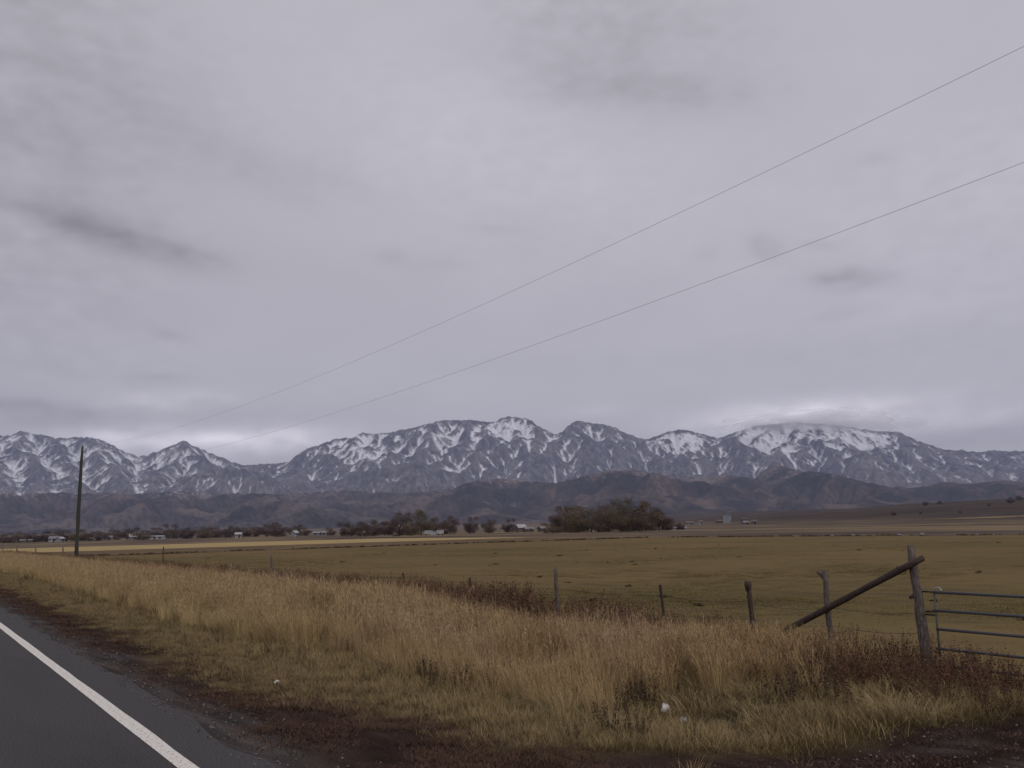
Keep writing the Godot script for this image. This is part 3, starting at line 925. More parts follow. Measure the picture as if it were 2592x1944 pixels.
func grasses() -> void:
	var rng := RandomNumberGenerator.new()
	rng.seed = 5
	var mat := col_mat(0.9, 0.15)
	mat.backlight_enabled = true
	mat.backlight = Color(0.35, 0.35, 0.35)
	mat.cull_mode = BaseMaterial3D.CULL_DISABLED
	var clump := fnl(81, 0.42, 3)
	var wide := fnl(82, 0.11, 3)
	var wind := Vector3(-0.1, 0, -0.55)
	# tall pale bunch grass between the ditch and the fence
	for kind in 4:
		var m := tuft(100 + kind, 52, 0.14, 0.34, 0.90, 0.0046, 0.30, Color(0.51, 0.40, 0.20), Color(0.36, 0.262, 0.138), 0.35, wind)
		var places := []
		var tints := []
		var tries := 0
		while places.size() < 7000 and tries < 80000:
			tries += 1
			var p := pick_xz(rng, 5.2, 10.9, 190.0)
			var n := clump.get_noise_2d(p.x, p.y)
			var f := wide.get_noise_2d(p.x, p.y * 0.4)
			var band := smoothstep(5.5 + 0.8 * f, 6.7 + 0.8 * f, p.x) * (1.0 - 0.6 * smoothstep(8.6, 10.4, p.x))
			band *= 1.0 - smoothstep(-9.2, -7.3, p.y + 1.2 * n - 0.9 * smoothstep(8.0, 9.5, p.x))
			if rng.randf() > band * smoothstep(-0.35, 0.25, n) * (1.0 - 0.6 * smoothstep(0.0, 0.6, n * f * 6.0)): continue
			var s := rng.randf_range(0.6, 1.1) * lerpf(0.70, 1.0, smoothstep(5.6, 7.2, p.x)) * lerpf(1.0, 0.72, smoothstep(8.2, 10.2, p.x)) * lerpf(0.80, 1.10, smoothstep(-11.0, -19.0, p.y)) * (1.0 + 0.2 * n)
			var b := Basis(Vector3.UP, rng.randf_range(-0.7, 0.7)).scaled(Vector3(s, s * rng.randf_range(0.85, 1.15), s))
			places.append(Transform3D(b, Vector3(p.x, verge_y(p.x, p.y), p.y)))
			var k := rng.randf_range(0.78, 1.15)
			var red := smoothstep(-0.1, 0.5, f + rng.randf_range(-0.3, 0.3)) * 0.2 + 0.25 * smoothstep(8.5, 10.0, p.x)
			tints.append(Color(k, k * (1.0 - red * 0.35), k * (1.0 - red * 0.3)))
		for k in 46:
			var p := Vector2(rng.randfn(9.9, 0.45), rng.randfn(-8.5, 0.55))
			if p.x > 11.0: continue
			var s := rng.randf_range(0.5, 0.86)
			places.append(Transform3D(Basis(Vector3.UP, rng.randf_range(-0.5, 0.5)).scaled(Vector3(s * 1.1, s, s * 1.1)), Vector3(p.x, verge_y(p.x, p.y), p.y)))
			tints.append(Color(0.92, 0.88, 0.86))
		scatter("tall_grass", ["tall pale dry bunch grass along the fence", "tall straw-coloured grass with seed heads on the verge", "tall dry grass leaning over the roadside ditch", "tall tan grass stems growing before the fence"][kind], "grass", m, mat, places, tints)
	# tall thin wisps that stand above the rest
	for kind in 2:
		var m := tuft(110 + kind, 9, 0.10, 0.75, 1.15, 0.0042, 0.22, Color(0.46, 0.35, 0.20), Color(0.30, 0.20, 0.12), 0.8, wind)
		var places := []
		var tints := []
		for k in 3200:
			var p := pick_xz(rng, 6.4, 9.3, 150.0)
			var n := clump.get_noise_2d(p.x + 130.0, p.y * 0.6)
			if p.y + 0.8 * n > -8.0 or rng.randf() > smoothstep(-0.2, 0.3, n): continue
			var s := rng.randf_range(0.7, 1.1) * lerpf(0.85, 1.0, smoothstep(-9.0, -15.0, p.y))
			places.append(Transform3D(Basis(Vector3.UP, rng.randf_range(-0.6, 0.6)).scaled(Vector3(s, s, s)), Vector3(p.x, verge_y(p.x, p.y), p.y)))
			var k2 := rng.randf_range(0.75, 1.2)
			tints.append(Color(k2, k2, k2))
		scatter("grass_wisps", ["thin tall grass stems with seed heads above the verge", "thin reddish grass stems waving before the fence"][kind], "grass", m, mat, places, tints)
	# knee-high and ankle-high grass nearer the road
	for kind in 3:
		var m := tuft(120 + kind, 46, 0.14, 0.06, 0.24, 0.0042, 0.55, Color(0.330, 0.250, 0.125), Color(0.205, 0.152, 0.078), 0.0, wind * 0.5)
		var places := []
		var tints := []
		var tries := 0
		while places.size() < 16000 and tries < 160000:
			tries += 1
			var p := pick_xz(rng, 3.0, 11.4, 150.0)
			var n := clump.get_noise_2d(p.x + 50.0, p.y)
			var f := wide.get_noise_2d(p.x + 80.0, p.y)
			var edge := grassline(p.y) + 0.35 + 0.5 * n + 0.4 * f
			var dens := smoothstep(edge - 0.3, edge + 0.8, p.x) + 0.015 * smoothstep(0.1, 0.4, n)
			dens *= 1.0 - 0.92 * exp(-pow((p.x - 7.9) / 1.0, 2.0) - pow((p.y + 6.9) / 0.55, 2.0))
			if rng.randf() > dens: continue
			var s := rng.randf_range(0.6, 1.25) * lerpf(0.5, 1.0, smoothstep(4.0, 6.8, p.x))
			var b := Basis(Vector3.UP, rng.randf() * TAU).scaled(Vector3(s * 1.15, s, s * 1.15))
			places.append(Transform3D(b, Vector3(p.x, verge_y(p.x, p.y), p.y)))
			var k := rng.randf_range(0.75, 1.15)
			var green := smoothstep(0.1, 0.5, f + 0.4 * n) * 0.07
			tints.append(Color(k * (1.0 - green), k * (1.0 - green * 0.2), k * (1.0 - green * 0.5)))
		scatter("short_grass", ["short dry grass covering the verge beside the road", "short tan grass tufts on the roadside slope", "ankle-high dull grass at the edge of the soil"][kind], "grass", m, mat, places, tints)
	# flattened straw and stray dead weeds that break the grass up
	var straw := tuft(130, 26, 0.22, 0.25, 0.60, 0.005, 1.1, Color(0.36, 0.28, 0.145), Color(0.23, 0.165, 0.09), 0.0, wind * 1.2)
	var sp := []
	var stt := []
	for k in 5200:
		var p := pick_xz(rng, 6.0, 10.6, 90.0)
		var n := clump.get_noise_2d(p.x * 1.3 + 310.0, p.y * 1.3)
		if n < 0.08 or p.x < grassline(p.y) + 0.5: continue
		var s := rng.randf_range(0.5, 1.1)
		sp.append(Transform3D(Basis(Vector3.UP, rng.randf_range(-1.2, 1.2)).scaled(Vector3(s, s * 0.6, s)), Vector3(p.x, verge_y(p.x, p.y) + 0.04, p.y)))
		var w := rng.randf_range(0.7, 1.15)
		stt.append(Color(w, w, w))
	scatter("flattened_straw", "bent and flattened straw lying over the verge grass", "grass", straw, mat, sp, stt)
	var stray := weed(131, 5, 0.5, Color(0.070, 0.048, 0.036), Color(0.150, 0.100, 0.066))
	sp = []
	stt = []
	for k in 1500:
		var p := pick_xz(rng, 4.6, 9.4, 80.0)
		if clump.get_noise_2d(p.x * 0.9 + 410.0, p.y * 0.9) < 0.14 or p.x < grassline(p.y) + 0.8: continue
		var s := rng.randf_range(0.4, 1.15) * lerpf(0.55, 1.0, smoothstep(5.0, 7.0, p.x))
		sp.append(Transform3D(Basis(Vector3.UP, rng.randf() * TAU).scaled(Vector3(s, s, s)), Vector3(p.x, verge_y(p.x, p.y), p.y)))
		var w := rng.randf_range(0.7, 1.2)
		stt.append(Color(w, w, w))
	scatter("stray_weeds", "single dark dead weeds scattered through the verge grass", "weeds", stray, mat, sp, stt)
	# low dead reddish ground cover on the bare soil by the asphalt
	for kind in 2:
		var m := tuft(140 + kind, 34, 0.16, 0.03, 0.10, 0.007, 0.95, Color(0.115, 0.066, 0.046), Color(0.062, 0.040, 0.033), 0.0)
		var places := []
		var tints := []
		for k in 24000:
			var p := pick_xz(rng, 2.6, 5.2 if k % 3 > 0 else 10.5, 70.0, 3.2)
			var n := clump.get_noise_2d(p.x * 1.7 + 9.0, p.y * 1.2)
			var near_edge := smoothstep(2.6, 3.3, p.x + 0.4 * n) * (1.0 - 0.8 * smoothstep(0.3, 1.0, p.x - grassline(p.y)))
			if rng.randf() > near_edge * smoothstep(-0.15, 0.3, n + 0.25 - 0.25 * track_at(p.y)): continue
			var s := rng.randf_range(0.5, 1.2)
			places.append(Transform3D(Basis(Vector3.UP, rng.randf() * TAU).scaled(Vector3(s, s * 0.8, s)), Vector3(p.x, verge_y(p.x, p.y), p.y)))
			var q := rng.randf_range(0.7, 1.2)
			tints.append(Color(q, q, q))
		scatter("dead_ground_cover", ["low withered reddish plants on the bare soil", "dark dead creeping weeds beside the asphalt"][kind], "weeds", m, mat, places, tints)
	# red-brown weeds along the fence and round the gate post
	for kind in 3:
		var m := weed(160 + kind, 9, [0.62, 0.78, 0.55][kind], Color(0.105, 0.064, 0.044), Color(0.200, 0.122, 0.078))
		var places := []
		var tints := []
		var tries := 0
		while places.size() < 2600 and tries < 90000:
			tries += 1
			var p := pick_xz(rng, 8.2, 11.5, 120.0)
			var n := clump.get_noise_2d(p.x * 0.8 + 200.0, p.y * 0.7)
			if track_at(p.y - 1.6) > 0.3: continue
			if rng.randf() > smoothstep(-0.3, 0.2, n) * smoothstep(8.2, 9.6, p.x) * clampf((-p.y - 5.0) / 12.0, 0.06, 1.0): continue
			var s := rng.randf_range(0.55, 1.1) * lerpf(0.9, 1.3, smoothstep(-9.0, -15.0, p.y))
			places.append(Transform3D(Basis(Vector3.UP, rng.randf() * TAU).scaled(Vector3(s, s, s)), Vector3(p.x, verge_y(p.x, p.y), p.y)))
			var q := rng.randf_range(0.7, 1.25)
			tints.append(Color(q, q, q))
		for k in 26:                                # the thicket round the gate post
			var p := Vector2(rng.randfn(10.3, 0.6), rng.randfn(-6.2, 0.9))
			if p.x > 11.7: continue
			var s := rng.randf_range(0.45, 0.85)
			places.append(Transform3D(Basis(Vector3.UP, rng.randf() * TAU).scaled(Vector3(s * 1.2, s, s * 1.2)), Vector3(p.x, verge_y(p.x, p.y), p.y)))
			tints.append(Color(0.9, 0.8, 0.8))
		scatter("dead_weed", ["red-brown dead weeds standing along the fence", "withered branching weeds among the tall grass", "dark reddish weeds crowding the gate post"][kind], "weeds", m, mat, places, tints)
	# cropped pasture
	for kind in 2:
		var m := tuft(180 + kind, 30, 0.16, 0.025, 0.085, 0.006, 0.7, Color(0.215, 0.160, 0.074), Color(0.138, 0.110, 0.049), 0.0)
		var places := []
		var tints := []
		while places.size() < 58000:
			var q := deg_to_rad(rng.randf_range(5.0, 100.0))
			var r := 12.0 * pow(100.0 / 12.0, rng.randf())
			var p := Vector2(sin(q) * r, -cos(q) * r)
			if p.x < 11.35 or p.x > 101.5 or p.y < -107.5: continue
			var n := wide.get_noise_2d(p.x, p.y)
			var s := rng.randf_range(0.6, 1.3)
			places.append(Transform3D(Basis(Vector3.UP, rng.randf() * TAU).scaled(Vector3(s * 1.2, s, s * 1.2)), Vector3(p.x, -0.215 + 0.05 * 0.0, p.y)))
			var k := rng.randf_range(0.75, 1.15) * (1.0 + 0.12 * n)
			var g := smoothstep(-0.1, 0.4, n) * 0.07
			tints.append(Color(k * (1.0 - g), k, k * (1.0 - 0.4 * g)))
		scatter("pasture_grass", ["cropped dull grass of the pasture behind the fence", "short yellowed pasture turf beyond the gate"][kind], "grass", m, mat, places, tints)
	var dung := weed(186, 8, 0.10, Color(0.095, 0.070, 0.042), Color(0.150, 0.112, 0.060))
	var dp := []
	var dt := []
	for k in 260:
		var q := deg_to_rad(rng.randf_range(8.0, 70.0))
		var r := 13.0 * pow(95.0 / 13.0, rng.randf())
		var p := Vector2(sin(q) * r, -cos(q) * r)
		if p.x < 11.8 or p.x > 101.0 or p.y < -107.0 or clump.get_noise_2d(p.x * 0.22, p.y * 0.22) < 0.16: continue
		var s := rng.randf_range(0.5, 1.2)
		dp.append(Transform3D(Basis(Vector3.UP, rng.randf() * TAU).scaled(Vector3(s * 1.8, s, s * 1.8)), Vector3(p.x, -0.21, p.y)))
		var w := rng.randf_range(0.7, 1.2)
		dt.append(Color(w, w, w))
	scatter("pasture_weeds", "small dark weeds and leavings dotted over the pasture", "weeds", dung, mat, dp, dt)
	# weeds on the banks that divide the fields
	var bank := weed(190, 12, 0.34, Color(0.085, 0.060, 0.040), Color(0.135, 0.096, 0.055))
	var bp := []
	var bt := []
	for k in 1500:
		var p: Vector2
		if rng.randf() < 0.55:
			p = Vector2(102.4 + rng.randfn(0.0, 0.6), rng.randf_range(-108.0, -20.0))
		else:
			p = Vector2(rng.randf_range(12.0, 103.0), -108.6 + rng.randfn(0.0, 0.4))
		if clump.get_noise_2d(p.x * 0.35, p.y * 0.35) < -0.12: continue
		var s := rng.randf_range(0.35, 0.9)
		bp.append(Transform3D(Basis(Vector3.UP, rng.randf() * TAU).scaled(Vector3(s * 1.6, s, s * 1.6)), Vector3(p.x, land(p.x, p.y) - 0.02, p.y)))
		var q := rng.randf_range(0.6, 1.2)
		bt.append(Color(q, q, q))
	scatter("bank_weeds", "dark line of weeds along the far edge of the pasture", "weeds", bank, mat, bp, bt)
	# crumbs of gravel between asphalt and soil
	var st := begin(false)
	var gem := [Vector3(0, 0.5, 0), Vector3(0.6, 0, 0.1), Vector3(0.1, -0.1, 0.55), Vector3(-0.55, 0.05, 0.1), Vector3(-0.05, 0, -0.6), Vector3(0, -0.35, 0)]
	for f in [[0, 2, 1], [0, 3, 2], [0, 4, 3], [0, 1, 4], [5, 1, 2], [5, 2, 3], [5, 3, 4], [5, 4, 1]]:
		for k in f:
			st.set_color(Color(0.16, 0.15, 0.145))
			st.add_vertex(gem[k])
	st.generate_normals()
	var places := []
	var tints := []
	for k in 16000:
		var p := pick_xz(rng, 2.45, 3.9, 40.0, 3.0)
		if rng.randf() < 0.3: p = Vector2(rng.randf_range(2.6, 9.5), rng.randf_range(-5.4, -1.0))
		elif rng.randf() > smoothstep(3.6, 2.5, p.x): continue
		var s := 0.007 + 0.026 * pow(rng.randf(), 4.0)
		places.append(Transform3D(Basis.from_euler(Vector3(rng.randf() * 6.0, rng.randf() * 6.0, 0)).scaled(Vector3(s, s, s)), Vector3(p.x, verge_y(p.x, p.y) + s * 0.25, p.y)))
		var q := rng.randf_range(0.35, 1.2)
		tints.append(Color(q, q * 0.93, q * 0.88))
	scatter("gravel", "loose grey gravel on the soil by the road", "gravel", st.commit(), col_mat(), places, tints)
	mark("grasses")

# ---------------------------------------------------------------- trees

var crowns := []
var trunks := []

func make_tree_shapes() -> void:
	# each shape is 1 m high and about 1 m wide; five habits
	for kind in 6:
		var rng := RandomNumberGenerator.new()
		rng.seed = 300 + kind
		var tr := begin()
		var cr := begin(false)
		var lobes := []
		var trunk_top := Vector3(rng.randf_range(-0.03, 0.03), 0.34, rng.randf_range(-0.03, 0.03))
		tube(tr, [Vector3(0, -0.02, 0), Vector3(0.01, 0.14, 0), trunk_top], [0.024, 0.018, 0.013], 7, 0.08, rng)
		var n_limb := 9
		for k in n_limb:
			var q := TAU * k / n_limb + rng.randf_range(-0.3, 0.3)
			var reach := rng.randf_range(0.22, 0.40)
			var top := rng.randf_range(0.42, 0.90) if k > 2 else rng.randf_range(0.25, 0.45)
			var tip := Vector3(cos(q) * reach * (1.1 - 0.5 * maxf(top - 0.5, 0.0)), top, sin(q) * reach)
			var from := Vector3(0, rng.randf_range(0.10, 0.33), 0)
			tube(tr, [from, from.lerp(tip, 0.5) + Vector3(0, 0.05, 0), tip], [0.009, 0.006, 0.002], 5, 0.0, rng)
			lobes.append([tip, rng.randf_range(0.12, 0.21)])
		lobes.append([Vector3(0, 0.82, 0), 0.15])
		lobes.append([Vector3(0.05, 0.62, 0), 0.22])
		for k in 11:
			var q := TAU * k / 11.0 + rng.randf()
			var r := rng.randf_range(0.12, 0.38)
			lobes.append([Vector3(cos(q) * r, rng.randf_range(0.06, 0.45), sin(q) * r), rng.randf_range(0.12, 0.19)])
		var n := 6000
		for k in n:
			var l: Array = lobes[rng.randi() % lobes.size()]
			var d: Vector3 = Vector3(rng.randfn(), rng.randfn() * 0.9, rng.randfn()).normalized() * pow(rng.randf(), 0.45) * float(l[1])
			var p: Vector3 = l[0] + d
			if p.y < 0.02: p.y = rng.randf_range(0.02, 0.1)
			var out := (d.normalized() + Vector3(rng.randf_range(-1, 1), rng.randf_range(-0.2, 1.4), rng.randf_range(-1, 1))).normalized()
			var len_ := rng.randf_range(0.03, 0.075)
			var side := out.cross(Vector3(rng.randf_range(-1, 1), rng.randf_range(-1, 1), rng.randf_range(-1, 1))).normalized() * rng.randf_range(0.004, 0.010)
			var c := rng.randf_range(0.6, 1.35)
			cr.set_color(Color(c, c * rng.randf_range(0.9, 1.05), c * rng.randf_range(0.85, 1.0)))
			for v in [p - side, p + out * len_, p + side]: cr.add_vertex(v)
		cr.generate_normals()
		trunks.append(done(tr))
		crowns.append(cr.commit())

var bark: StandardMaterial3D
var leaf_mats := []
var tree_rng := RandomNumberGenerator.new()

func tree(px: float, base: float, top: float, half: float, v: float, mat: int, label: String, group: String, called := "bare_tree") -> void:
	var s := slopes(px, base)
	var at := uv_to_world(s.x * v, v)
	at.y = land(at.x, at.z) - 0.07
	var high := (EYE + slopes(px, top).y * v) - at.y
	var wide := half * 2.35 / FOCAL * v
	var t := thing(called, label, "tree" if called != "bush" else "bush", at, tree_rng.randf() * TAU, group)
	var kind := tree_rng.randi() % crowns.size()
	var tr := piece("trunk", trunks[kind], bark, t)
	var cr := piece("crown", crowns[kind], leaf_mats[mat], t)
	for o in [tr, cr]: o.scale = Vector3(wide, high, wide)

const ORD := ["first", "second", "third", "fourth", "fifth", "sixth", "seventh", "eighth", "ninth", "tenth", "eleventh", "twelfth", "thirteenth", "fourteenth", "fifteenth", "sixteenth", "seventeenth", "eighteenth", "nineteenth", "twentieth", "twenty-first", "twenty-second", "twenty-third", "twenty-fourth"]

func trees() -> void:
	make_tree_shapes()
	tree_rng.seed = 77
	bark = plain(Color(0.07, 0.058, 0.05), 0.95)
	for c in [Color(0.135, 0.098, 0.078), Color(0.140, 0.112, 0.066), Color(0.120, 0.084, 0.072), Color(0.160, 0.118, 0.080)]:
		var m := col_mat(0.95, 0.1)
		m.albedo_color = c.linear_to_srgb()
		m.cull_mode = BaseMaterial3D.CULL_DISABLED
		leaf_mats.append(m)
	# the big clump right of the middle
	var clump := [[1418, 1278, 30, 330.0, 0], [1452, 1276, 34, 318.0, 3], [1497, 1281, 36, 325.0, 1], [1540, 1272, 38, 314.0, 3], [1590, 1255, 42, 322.0, 1], [1636, 1266, 40, 316.0, 3], [1668, 1284, 32, 322.0, 0], [1515, 1300, 34, 304.0, 0], [1572, 1288, 36, 302.0, 1], [1620, 1294, 34, 303.0, 0], [1688, 1308, 22, 318.0, 2], [1466, 1302, 30, 306.0, 1]]
	clump.sort_custom(func(a, b): return a[0] < b[0])
	for k in clump.size():
		var c: Array = clump[k]
		tree(c[0], 1345, c[1], c[2], c[3], c[4], "%s from the left in the big olive-brown clump of trees" % ORD[k], "trees of the big clump", "leafy_tree")
	tree(1398, 1347, 1322, 24, 300.0, 3, "pale round bush at the left foot of the big tree clump", "bushes in the valley", "bush")
	tree(1722, 1342, 1322, 12, 330.0, 2, "small dark bush just right of the big tree clump", "bushes in the valley", "bush")
	# the loose group left of the middle
	var group := [[880, 1320, 24, 395.0, 2], [912, 1318, 26, 390.0, 0], [945, 1312, 25, 400.0, 0], [975, 1318, 24, 395.0, 2], [1010, 1292, 32, 398.0, 0], [1066, 1290, 28, 392.0, 1], [1103, 1306, 24, 400.0, 0], [1140, 1303, 24, 404.0, 0], [1040, 1322, 22, 380.0, 3]]
	group.sort_custom(func(a, b): return a[0] < b[0])
	for k in group.size():
		var c: Array = group[k]
		tree(c[0], 1356, c[1], c[2], c[3], c[4], "%s from the left in the brown tree group left of centre" % ORD[k], "trees left of the middle")
	tree(1191, 1348, 1306, 19, 430.0, 2, "round dark tree standing alone between the tree group and the clump", "lone trees")
	tree(1238, 1346, 1312, 19, 440.0, 0, "thin reddish tree second of the three between group and clump", "lone trees")
	tree(1288, 1345, 1312, 17, 440.0, 2, "dark tree beside the pale farmhouse roof left of the clump", "lone trees")
	tree(1005, 1360, 1352, 12, 360.0, 2, "low dark bush in front of the brown tree group", "bushes in the valley", "bush")
	tree(838, 1351, 1335, 12, 460.0, 0, "small shrub left of the brown tree group", "bushes in the valley", "bush")
	# the long low line of trees at the left
	var line := [[12, 1350, 26], [48, 1344, 26], [84, 1347, 24], [118, 1342, 26], [168, 1340, 28], [208, 1338, 26], [246, 1342, 24], [282, 1338, 28], [322, 1336, 26], [362, 1340, 24], [402, 1334, 24], [440, 1325, 26], [474, 1334, 22], [515, 1331, 26], [548, 1332, 24], [583, 1329, 24], [618, 1334, 22], [645, 1331, 22], [676, 1323, 28], [706, 1325, 26], [746, 1328, 18], [772, 1334, 18], [1330, 1331, 14]]
	for k in 22:
		var c: Array = line[k]
		var v := 560.0 + 40.0 * sin(k * 1.9)
		tree(c[0], 1366 - c[0] * 0.02, c[1], c[2], v, [2, 0, 2, 3][(k * 7) % 4], "%s from the left in the low reddish-brown treeline" % ORD[k], "trees of the low line at the left")
	# scrub on the slope at the right
	var scrub := [[2262, 1284, 9, 700.0], [2330, 1284, 5, 690.0], [2345, 1262, 9, 1150.0], [2380, 1268, 7, 1150.0], [2560, 1270, 12, 820.0], [2505, 1280, 6, 760.0], [2585, 1262, 10, 1000.0], [2430, 1292, 5, 650.0]]
	for k in scrub.size():
		var c: Array = scrub[k]
		var s := slopes(c[0], 1300)
		var at := uv_to_world(s.x * c[3], c[3])
		var foot := land(at.x, at.z)
		var t := thing("bush", "%s of the dark bushes scattered on the brown slope at right, counted from the left" % ORD[[0, 1, 2, 3, 6, 5, 7, 4][k]], "bush", Vector3(at.x, foot - 0.07, at.z), tree_rng.randf() * TAU, "bushes on the slope")
		var kind := tree_rng.randi() % crowns.size()
		var wide: float = c[2] * 2.0 / FOCAL * c[3]
		piece("trunk", trunks[kind], bark, t).scale = Vector3(wide, wide * 0.6, wide)
		piece("crown", crowns[kind], leaf_mats[2], t).scale = Vector3(wide, wide * 0.6, wide)
	mark("trees")

# ---------------------------------------------------------------- farm buildings

func prism(st: SurfaceTool, l: float, w: float, y0: float, rise: float, over: float) -> void:   # a gable roof along x, 0.12 m thick
	var a := l / 2.0 + over
	var b := w / 2.0 + over
	var drop := rise * over / (w / 2.0)
	for s in [-1.0, 1.0]:
		var eave := Vector3(0, y0 - drop, s * b)
		var ridge := Vector3(0, y0 + rise, 0)
		var mid := (eave + ridge) / 2.0
		var dir := (ridge - eave)
		var ang := atan2(dir.y, -s * (b)) if s > 0 else atan2(dir.y, b)
		var turn := Basis(Vector3.RIGHT, -atan2(dir.y, absf(dir.z)) * -s)
		slab(st, mid + Vector3(0, 0.08, 0), Vector3(2.0 * a, 0.12, dir.length() + 0.05), turn)

func house(px: float, v: float, l: float, w: float, wall_h: float, rise: float, turn: float, wall_c: Color, roof_c: Color, label: String, category := "house", called := "farm_house") -> void:
	l *= 0.62
	w *= 0.65
	wall_h *= 0.8
	rise *= 0.7
	var s := slopes(px, 1340)
	var at := uv_to_world(s.x * v, v)
	at.y = land(at.x, at.z) - 0.08
	var t := thing(called, label, category, at, deg_to_rad(-TURN + turn), "buildings across the valley")
	var st := begin(false)
	slab(st, Vector3(0, wall_h / 2.0, 0), Vector3(l, wall_h, w))
	for sgn in [-1.0, 1.0]:                          # gable ends
		var x: float = sgn * (l / 2.0 - 0.01)
		var tri := [Vector3(x, wall_h, -w / 2.0), Vector3(x, wall_h + rise, 0), Vector3(x, wall_h, w / 2.0)]
		if sgn > 0: tri.reverse()
		for q in tri: st.add_vertex(q)
	var wall := piece("wall", done(st), plain(wall_c, 0.85), t)
	st = begin(false)
	prism(st, l, w, wall_h, rise, 0.4)
	piece("roof", done(st), plain(roof_c, 0.6), t)
	var glass := plain(Color(0.03, 0.035, 0.045), 0.15, 0.0, 0.6)
	var dark := plain(Color(0.06, 0.05, 0.045), 0.7)
	st = begin(false)
	slab(st, Vector3(l * 0.12, 1.0, w / 2.0 + 0.02), Vector3(1.1 if wall_h < 4.0 else 3.0, 2.0 if wall_h < 4.0 else 3.0, 0.08))
	piece("door", done(st), dark, t)
	for x in [-0.32, 0.36]:
		st = begin(false)
		slab(st, Vector3(l * x, wall_h * 0.58, w / 2.0 + 0.02), Vector3(minf(1.4, l * 0.16), 1.1, 0.06))
		piece("window", done(st), glass, t)

func buildings() -> void:
	var white := Color(0.34, 0.34, 0.35)
	var grey := Color(0.19, 0.185, 0.19)
	var metal := Color(0.26, 0.28, 0.30)
	var brown := Color(0.13, 0.10, 0.085)
	house(138, 520.0, 7.0, 6.0, 2.6, 1.6, 8.0, white, grey, "white farmhouse left of the utility pole under dark trees")
	house(154, 512.0, 4.6, 5.0, 2.4, 1.2, 70.0, metal, white, "small pale shed beside the white farmhouse left of the pole", "shed", "shed")
	house(70, 530.0, 11.0, 5.0, 1.7, 0.7, 4.0, brown, grey, "long low grey-roofed shed nearest the left edge", "shed", "shed")
	house(249, 540.0, 5.0, 5.0, 2.6, 1.2, 15.0, white, white, "small white building first to the right of the pole", "shed", "shed")
	house(276, 545.0, 7.5, 5.0, 2.2, 1.3, 5.0, grey, grey, "low grey building second to the right of the pole")
	house(336, 545.0, 6.0, 6.0, 2.4, 1.8, 40.0, grey, white, "pale gabled shed left of the long low barn", "shed", "shed")
	house(388, 548.0, 22.0, 7.0, 2.0, 0.8, 3.0, white, metal, "very long low pale barn below the left treeline", "barn", "barn")
	house(470, 545.0, 12.0, 6.0, 2.6, 1.4, -10.0, grey, grey, "grey farmhouse at the right end of the long barn")
	house(604, 500.0, 5.2, 5.0, 2.6, 1.2, 12.0, white, white, "small white house alone under the middle of the left treeline")
	house(746, 520.0, 4.4, 5.0, 2.8, 1.6, 60.0, white, white, "white gabled house right of the left treeline")
	house(810, 620.0, 14.0, 6.0, 2.0, 0.8, 0.0, grey, metal, "distant low grey barn left of the brown tree group", "barn", "barn")
	house(1318, 470.0, 7.0, 7.0, 3.0, 2.2, 24.0, brown, white, "pale-roofed farmhouse between the lone trees and the clump")
	house(1338, 450.0, 7.0, 5.0, 2.0, 1.2, 20.0, brown, grey, "low grey-roofed shed right of the pale-roofed farmhouse", "shed", "shed")
	house(1372, 450.0, 5.0, 5.0, 2.2, 1.2, 30.0, brown, grey, "small shed half hidden at the left of the clump", "shed", "shed")
	house(1745, 800.0, 12.0, 8.0, 2.8, 1.6, 10.0, grey, brown, "low grey farmhouse on the bench right of the clump")
	house(1775, 800.0, 5.5, 7.0, 3.0, 1.6, -10.0, white, brown, "small white-walled house second right of the clump")
	house(1842, 830.0, 10.0, 9.0, 8.5, 3.0, 62.0, metal, Color(0.07, 0.075, 0.085), "tall pale barn with a dark roof on the bench", "barn", "barn")
	house(1822, 845.0, 9.0, 6.0, 2.5, 1.3, 5.0, brown, brown, "low dark lean-to left of the tall barn", "shed", "shed")
	house(1888, 850.0, 12.0, 7.0, 2.6, 1.6, 0.0, brown, Color(0.08, 0.065, 0.06), "long dark shed right of the tall barn", "shed", "shed")
	house(1888, 560.0, 6.0, 4.5, 2.0, 1.2, 15.0, grey, grey, "low grey shed in the fields below the long dark shed", "shed", "shed")
	house(1910, 560.0, 5.0, 4.5, 2.4, 1.2, -15.0, grey, brown, "small brown-roofed shed rightmost in the fields", "shed", "shed")
	house(1708, 340.0, 13.0, 3.0, 0.9, 0.5, 3.0, white, metal, "very low long pale shelter at the right foot of the clump", "shed", "shed")
	# white things standing below the tree group
	var k := 0
	for q in [[1085, 3.2], [1094, 1.6], [1101, 1.2], [1113, 3.0]]:
		var s := slopes(q[0], 1356)
		var at := uv_to_world(s.x * 372.0, 372.0)
		at.y = land(at.x, at.z) - 0.07
		var t := thing("beehive_box" if k in [1, 2] else "trailer", ["white stock trailer at the left end below the round olive tree", "small white box second below the round olive tree", "smallest white box third below the round olive tree", "white trailer at the right end below the round olive tree"][k], "trailer" if k in [0, 3] else "box", at, deg_to_rad(-TURN + 10.0 * k), "white things below the tree group")
		var wd: float = q[1]
		var lift := 0.0 if k in [1, 2] else 0.45
		var st := begin(false)
		slab(st, Vector3(0, lift + 0.75, 0), Vector3(wd, 1.5, 1.6))
		piece("body", done(st), plain(white, 0.6), t)
		st = begin(false)
		slab(st, Vector3(0, lift + 1.56, 0), Vector3(wd + 0.1, 0.1, 1.7))
		piece("lid" if k in [1, 2] else "roof", done(st), plain(grey, 0.6), t)
		if lift > 0.0:
			for x in [-0.3, 0.3]:
				st = begin()
				tube(st, [Vector3(wd * x, 0.33, 0.7), Vector3(wd * x, 0.33, 0.85)], [0.33, 0.33], 12)
				piece("wheel", done(st), plain(Color(0.03, 0.03, 0.03)), t)
		k += 1
